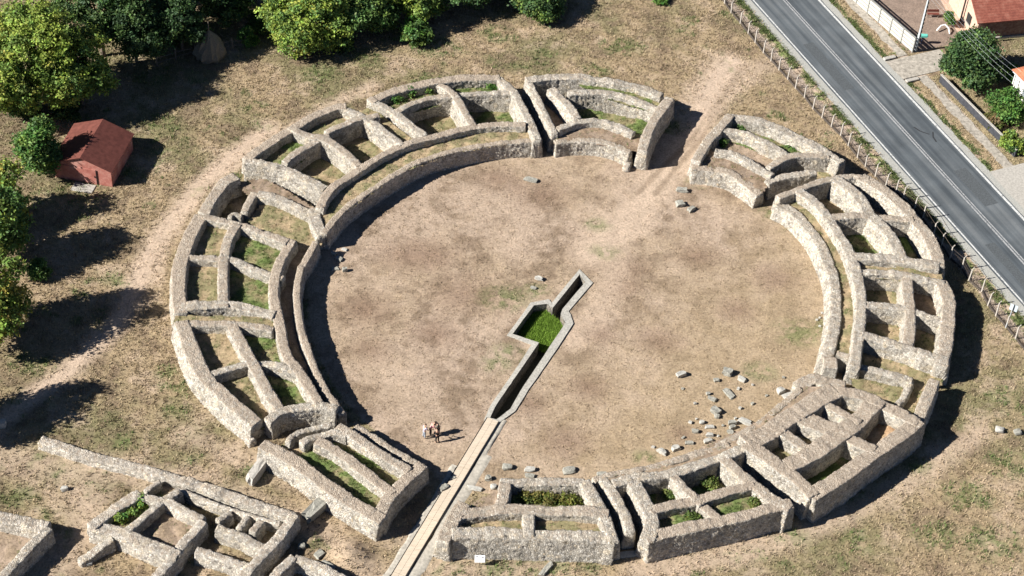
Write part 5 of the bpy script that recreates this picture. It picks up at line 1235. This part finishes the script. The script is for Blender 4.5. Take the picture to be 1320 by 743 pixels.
# ------------------------------------------------------------------ people
def skin_mesh(name, pts, edges, radii, m, parent, sub=1):
    me = bpy.data.meshes.new(name); me.from_pydata(pts, edges, []); o = bpy.data.objects.new(name, me); COL.objects.link(o)
    md = o.modifiers.new('skin', 'SKIN')
    for i, r in enumerate(radii):
        r = (r, r) if not isinstance(r, tuple) else r
        me.skin_vertices[0].data[i].radius = r; me.skin_vertices[0].data[i].use_root = (i == 0)
    s = o.modifiers.new('sub', 'SUBSURF'); s.levels = s.render_levels = sub
    dg = bpy.context.evaluated_depsgraph_get(); dg.update()
    m2 = bpy.data.meshes.new_from_object(o.evaluated_get(dg)); m2.name = name
    COL.objects.unlink(o); bpy.data.objects.remove(o)
    m2.materials.clear(); m2.materials.append(m)
    m2.polygons.foreach_set('use_smooth', np.ones(len(m2.polygons), dtype=bool))
    o = bpy.data.objects.new(name, m2); COL.objects.link(o); o.parent = parent; return o
def cloth(name, c): return flat_mat(name, c, .85, .2, 14)
M_SKIN = flat_mat('skin', (.52, .31, .22), .6, .08)
def person(label, px, py, face, lean, shirt, trousers, hair, arm=.0, h=1.0, long_sleeve=False):
    g = at(px, py); z = gz(g); R0 = thing('person', label, 'person', (0, 0, 0), 'group of visitors standing in the arena')
    hip = Vector((0, 0, .92)); ch = Vector((0, .42*math.sin(lean)+.02, .92+.42*math.cos(lean))); nk = ch+Vector((0, .14*math.sin(lean*1.2), .14)); hd = nk+Vector((0, .05+.08*math.sin(lean*1.5), .12)); tp = hd+Vector((0, .02, .11))
    P_ = [hip, Vector((0, .18*math.sin(lean), 1.13)), ch, nk, hd, tp]; E_ = [(0, 1), (1, 2), (2, 3), (3, 4), (4, 5)]; R_ = [(.13, .10), (.12, .09), (.15, .10), .055, .09, .075]
    arms = []
    for sx in (-1, 1):
        sh_ = ch+Vector((sx*.19, 0, .03)); el = sh_+Vector((sx*.06, .10+arm*.12, -.27)); ha = el+Vector((-sx*.06, .17+arm*.08, -.05-.12*(1-arm))); k = len(P_)
        P_ += [sh_, el, ha]; E_ += [(2, k), (k, k+1), (k+1, k+2)]; R_ += [.06, .042, .034]; arms.append((sh_, el, ha))
        for f in range(4):
            k2 = len(P_); P_ += [ha+Vector((sx*(.024-.016*f), .06, -.01)), ha+Vector((sx*(.024-.016*f), .09+.01*(f in (1, 2)), -.045))]; E_ += [(k+2, k2), (k2, k2+1)]; R_ += [.009, .008]
        k2 = len(P_); P_ += [ha+Vector((-sx*.04, .03, .01)), ha+Vector((-sx*.045, .06, 0))]; E_ += [(k+2, k2), (k2, k2+1)]; R_ += [.01, .009]
    legs = []
    for sx in (-1, 1):
        a = Vector((sx*.09, 0, .86)); kn = Vector((sx*.11, .03, .48)); an = Vector((sx*.12, -.01, .08)); to = Vector((sx*.13, .14, .035)); k = len(P_)
        P_ += [a, kn, an, to]; E_ += [(0, k), (k, k+1), (k+1, k+2), (k+2, k+3)]; R_ += [.085, .058, .042, .038]; legs.append((a, kn, an))
    body = skin_mesh('body', P_, E_, R_, M_SKIN, R0)
    pts = [hip+Vector((0, 0, -.02)), Vector((0, .18*math.sin(lean), 1.13)), ch]; ed = [(0, 1), (1, 2)]; rr = [(.155, .125), (.145, .115), (.172, .125)]
    for sh_, el, ha in arms:
        k = len(pts); pts += [sh_, sh_.lerp(el, .95)]; ed += [(2, k), (k, k+1)]; rr += [.08, .062]
        if long_sleeve: pts.append(el.lerp(ha, .85)); ed.append((k+1, k+2)); rr.append(.05)
    skin_mesh('shirt', pts, ed, rr, shirt, R0)
    pts = [hip+Vector((0, 0, .04)), hip+Vector((0, 0, -.04))]; ed = [(0, 1)]; rr = [(.15, .12), (.15, .125)]
    for a, kn, an in legs:
        k = len(pts); pts += [a+Vector((0, 0, -.08)), kn, an+Vector((0, 0, .05))]; ed += [(1, k), (k, k+1), (k+1, k+2)]; rr += [.10, .078, .066]
    skin_mesh('trousers', pts, ed, rr, trousers, R0)
    skin_mesh('hair', [hd+Vector((0, -.04, .0)), hd+Vector((0, -.02, .075)), hd+Vector((0, .03, .10))], [(0, 1), (1, 2)], [.085, .095, .07], hair, R0)
    # face
    mb = MB(); mb.tube([hd+Vector((0, .085, -.005)), hd+Vector((0, .115, -.02))], [.012, .016], 6)
    mb.build('nose', M_SKIN, body)
    for sx in (-1, 1): MB().box(hd+Vector((sx*.033, .085, .015)), (.02, .012, .01)).build('eye', M_BLACK, body)
    MB().box(hd+Vector((0, .083, -.05)), (.045, .012, .01)).build('mouth', cloth('lips', (.35, .13, .11)) if 'lips' not in bpy.data.materials else bpy.data.materials['lips'], body)
    R0.location = (g[0], g[1], z); R0.rotation_euler = (0, 0, face); R0.scale = (h, h, h)
    return R0
blk = cloth('black_cloth', (.012, .012, .014)); pnk = cloth('pink_cloth', (.62, .30, .30)); lil = cloth('lilac_cloth', (.52, .46, .58)); jean = cloth('blue_jeans', (.10, .14, .22)); drk = cloth('dark_trousers', (.03, .028, .035)); brn = cloth('brown_hair', (.08, .045, .025)); pat = cloth('black_and_cream_cloth', (.10, .095, .085)); lj = cloth('pale_jeans', (.33, .37, .43))
person('person in a pale lilac top and light jeans at the left of the group', 546.5, 564.5, -.9, .12, lil, lj, brn, .2, 1.0)
person('person in a pink shirt bending forward at the back of the group', 554.5, 561.5, -1.2, .5, pnk, drk, brn, .6, 1.02, True)
person('person in a dark patterned top with black hair at the back right of the group', 565.5, 559.5, 1.9, .35, pat, drk, blk, .5, 1.0)
person('person dressed all in black at the front of the group', 563.5, 570.5, .5, .1, blk, blk, blk, .4, 1.02)
# ------------------------------------------------------------------ grass cover
def tufts(name, c, h, w, tint, nb, parent=None, spread=.07, lean=.8):
    n = len(c); k = n*nb
    base = np.repeat(c, nb, 0); base[:, :2] += RNG.normal(size=(k, 2))*spread
    hh = np.repeat(h, nb)*RNG.uniform(.5, 1.3, k); a = RNG.uniform(0, 2*np.pi, k); d = np.c_[np.cos(a), np.sin(a)]
    ln = RNG.uniform(.1, lean, k)*hh
    ww = np.repeat(w, nb)*.5
    L = base.copy(); L[:, 0] -= d[:, 1]*ww; L[:, 1] += d[:, 0]*ww
    R = base.copy(); R[:, 0] += d[:, 1]*ww; R[:, 1] -= d[:, 0]*ww
    L[:, 2] -= .02; R[:, 2] -= .02
    T = base.copy(); T[:, :2] += d*ln[:, None]; T[:, 2] += hh
    V = np.stack([L, R, T], 1).reshape(-1, 3); F = np.arange(3*k).reshape(k, 3)
    tt = np.repeat(tint, nb, 0)*RNG.uniform(.75, 1.3, (k, 1)); tt = np.repeat(np.clip(tt, .005, .9), 3, 0)
    return mesh_obj(name, V, F, M_GRASS, parent, False, tt)
# raster of the places where nothing grows
RES = .2; GX0, GY0 = -76., -53.; NX, NY = 760, 660
mask = np.zeros((NY, NX), bool)
gxx, gyy = np.meshgrid(GX0+(np.arange(NX)+.5)*RES, GY0+(np.arange(NY)+.5)*RES)
for c, w in WALL_LINES:
    lo, hi = c.min(0)-w, c.max(0)+w
    i0, i1 = int((lo[0]-GX0)/RES), int((hi[0]-GX0)/RES)+1; j0, j1 = int((lo[1]-GY0)/RES), int((hi[1]-GY0)/RES)+1
    i0, i1, j0, j1 = max(i0, 0), min(i1, NX), max(j0, 0), min(j1, NY)
    if i1 <= i0 or j1 <= j0: continue
    sx, sy = gxx[j0:j1, i0:i1], gyy[j0:j1, i0:i1]; d = np.full(sx.shape, 9.)
    for p in c[::2]: d = np.minimum(d, np.hypot(sx-p[0], sy-p[1]))
    mask[j0:j1, i0:i1] |= d < w/2+.12
mask |= inside(gxx, gyy, CH_OUT)
for P, z, k in CELLS: mask |= inside(gxx, gyy, P)
wl = (gxx-a0[0])*wd[0]+(gyy-a0[1])*wd[1]; wo = (gxx-a0[0])*wn_[0]+(gyy-a0[1])*wn_[1]
mask |= (wl > -1) & (np.abs(wo) < .75); mask |= (wl > 4) & (wo > -1.3) & (wo < 1.7)
ss = (gxx-P0[0])*RD[0]+(gyy-P0[1])*RD[1]; oo = (gxx-P0[0])*RN[0]+(gyy-P0[1])*RN[1]
mask |= (oo > -.95) & (oo < 8.4); mask |= (ss > 11.8) & (ss < 15.5) & (oo > 8) & (oo < 15.6); mask |= (ss > 32.3) & (ss < 40.6) & (oo > 8) & (oo < 15.6); mask |= (ss < 11.5) & (oo > 12)
mask |= (oo > 10.3) & (oo < 11.5)
su = (gxx-sh_fl[0])*se[0]+(gyy-sh_fl[1])*se[1]; sv = (gxx-sh_fl[0])*sp[0]+(gyy-sh_fl[1])*sp[1]; mask |= (su > 0) & (su < sL) & (sv > 0) & (sv < 6)
def scatter(n):
    x = RNG.uniform(-74, 74, n); y = RNG.uniform(-50, 76, n)
    # keep what the photograph's wider surroundings could see
    v = np.c_[x, y, np.zeros(n)]-CP; dep = v @ FWD; u, w_ = (v @ CR)/dep*FPX, (v @ CU)/dep*FPX
    k = (np.abs(u) < 760) & (np.abs(w_) < 470)
    x, y = x[k], y[k]; i = ((x-GX0)/RES).astype(int); j = ((y-GY0)/RES).astype(int)
    k = ~mask[j, i]; return x[k], y[k]
x, y = scatter(330000)
col, gm, ra, _ = ground_color(x, y)
pth = np.zeros(len(x))
for pts, w_, st_ in [pa_[:3] for pa_ in paths]: pth = np.maximum(pth, np.clip(1.2-seg_dist(x, y, pts)/w_, 0, 1)*st_)
dens = np.where(ra < ARENA_R, .42, .95)*(1-.85*pth)*np.clip(.35+1.3*fbm(x, y, .6, 61, 3), 0, 1.2)
k = RNG.random(len(x)) < dens; x, y, col, gm, ra = x[k], y[k], col[k], gm[k], ra[k]
r1 = RNG.random(len(x))
straw = np.array((.56, .43, .28)); ol = np.array((.24, .22, .10)); dk = np.array((.14, .105, .07))
tint = np.where((r1 < .5)[:, None], straw, np.where((r1 < .78)[:, None], ol, dk))
tint = .42*tint+.62*col; tint = np.where(((gm > .25) & (r1 > .35))[:, None], GREEN*1.25, tint)
hh = np.where(ra < ARENA_R, .07, .14)*RNG.uniform(.6, 1.6, len(x)); hh = np.where(gm > .4, hh*1.4, hh)
tag(tufts('dry_grass', np.c_[x, y, ground_h(x, y)], hh, np.full(len(x), .085), tint, 4, spread=.10), kind='stuff')
o_ = (x-P0[0])*RN[0]+(y-P0[1])*RN[1]
# green verges
n = 16000; s_ = RNG.uniform(-12, 62, n); o_ = np.where(RNG.random(n) < .5, RNG.normal(-1.6, .35, n), RNG.normal(8.85, .3, n))
ok = ((o_ < -.95) | (o_ > 8.5)) & ~((o_ > 8) & (((s_ > 11.4) & (s_ < 16)) | ((s_ > 32) & (s_ < 41)))); s_, o_ = s_[ok], o_[ok]
q = P0+RD*s_[:, None]+RN*o_[:, None]; kk = vn2(s_*.8, o_*1.5, 9) > np.where(o_ < 0, .52, .40); q = q[kk]
tag(tufts('verge_grass', np.c_[q, ground_h(q[:, 0], q[:, 1])], np.full(len(q), .18), np.full(len(q), .06), (GREEN*1.25)[None]*RNG.uniform(.6, 1.4, (len(q), 1)), 4), kind='stuff')
# grass in the cells
C_, T_, H_ = [], [], []
for P, z, kd in CELLS:
    lo, hi = P.min(0), P.max(0); n = int((hi[0]-lo[0])*(hi[1]-lo[1])*22)
    q = RNG.uniform(lo, hi, (n, 2)); q = q[inside(q[:, 0], q[:, 1], P)]
    if not len(q): continue
    f = fbm(q[:, 0], q[:, 1], 1.1, 31, 4); zz = z if np.isscalar(z) else z(q[:, 0], q[:, 1])
    keep = RNG.random(len(q)) < {0: .55, 1: .95, 2: .25, 3: .15, 4: .3}[kd]; q, f = q[keep], f[keep]; zz = zz if np.isscalar(zz) else zz[keep]
    g_ = np.clip((f-.40)/.16, 0, 1)*(1 if kd == 1 else .35); r1 = RNG.random(len(q))
    t_ = np.where((r1 < g_)[:, None], GREEN*1.35, np.where((r1 < .75)[:, None], straw*.85, ol))
    C_.append(np.c_[q, np.zeros(len(q))+zz+.24*(f-.5)]); T_.append(t_); H_.append(np.where(r1 < g_, .17, .10))
C_ = np.vstack(C_)
tag(tufts('cell_grass', C_, np.concatenate(H_), np.full(len(C_), .06), np.vstack(T_), 4), kind='stuff')
# lush grass in the basin of the drain
P = offset_poly(np.array(BASIN), -.05); lo, hi = P.min(0), P.max(0); q = RNG.uniform(lo, hi, (6500, 2)); q = q[inside(q[:, 0], q[:, 1], P)]
lush = np.array((.21, .34, .05))
tag(tufts('basin_grass', np.c_[q, np.full(len(q), -.95)], np.full(len(q), .32), np.full(len(q), .07), lush[None]*RNG.uniform(.6, 1.4, (len(q), 1)), 5, lean=.5), kind='stuff')
ob = mesh_obj('basin_floor', [(*p, -.93) for p in P], [list(range(len(P)))], flat_mat('basin_moss', (.12, .19, .03), 1, .4, 6)); tag(ob, kind='structure')
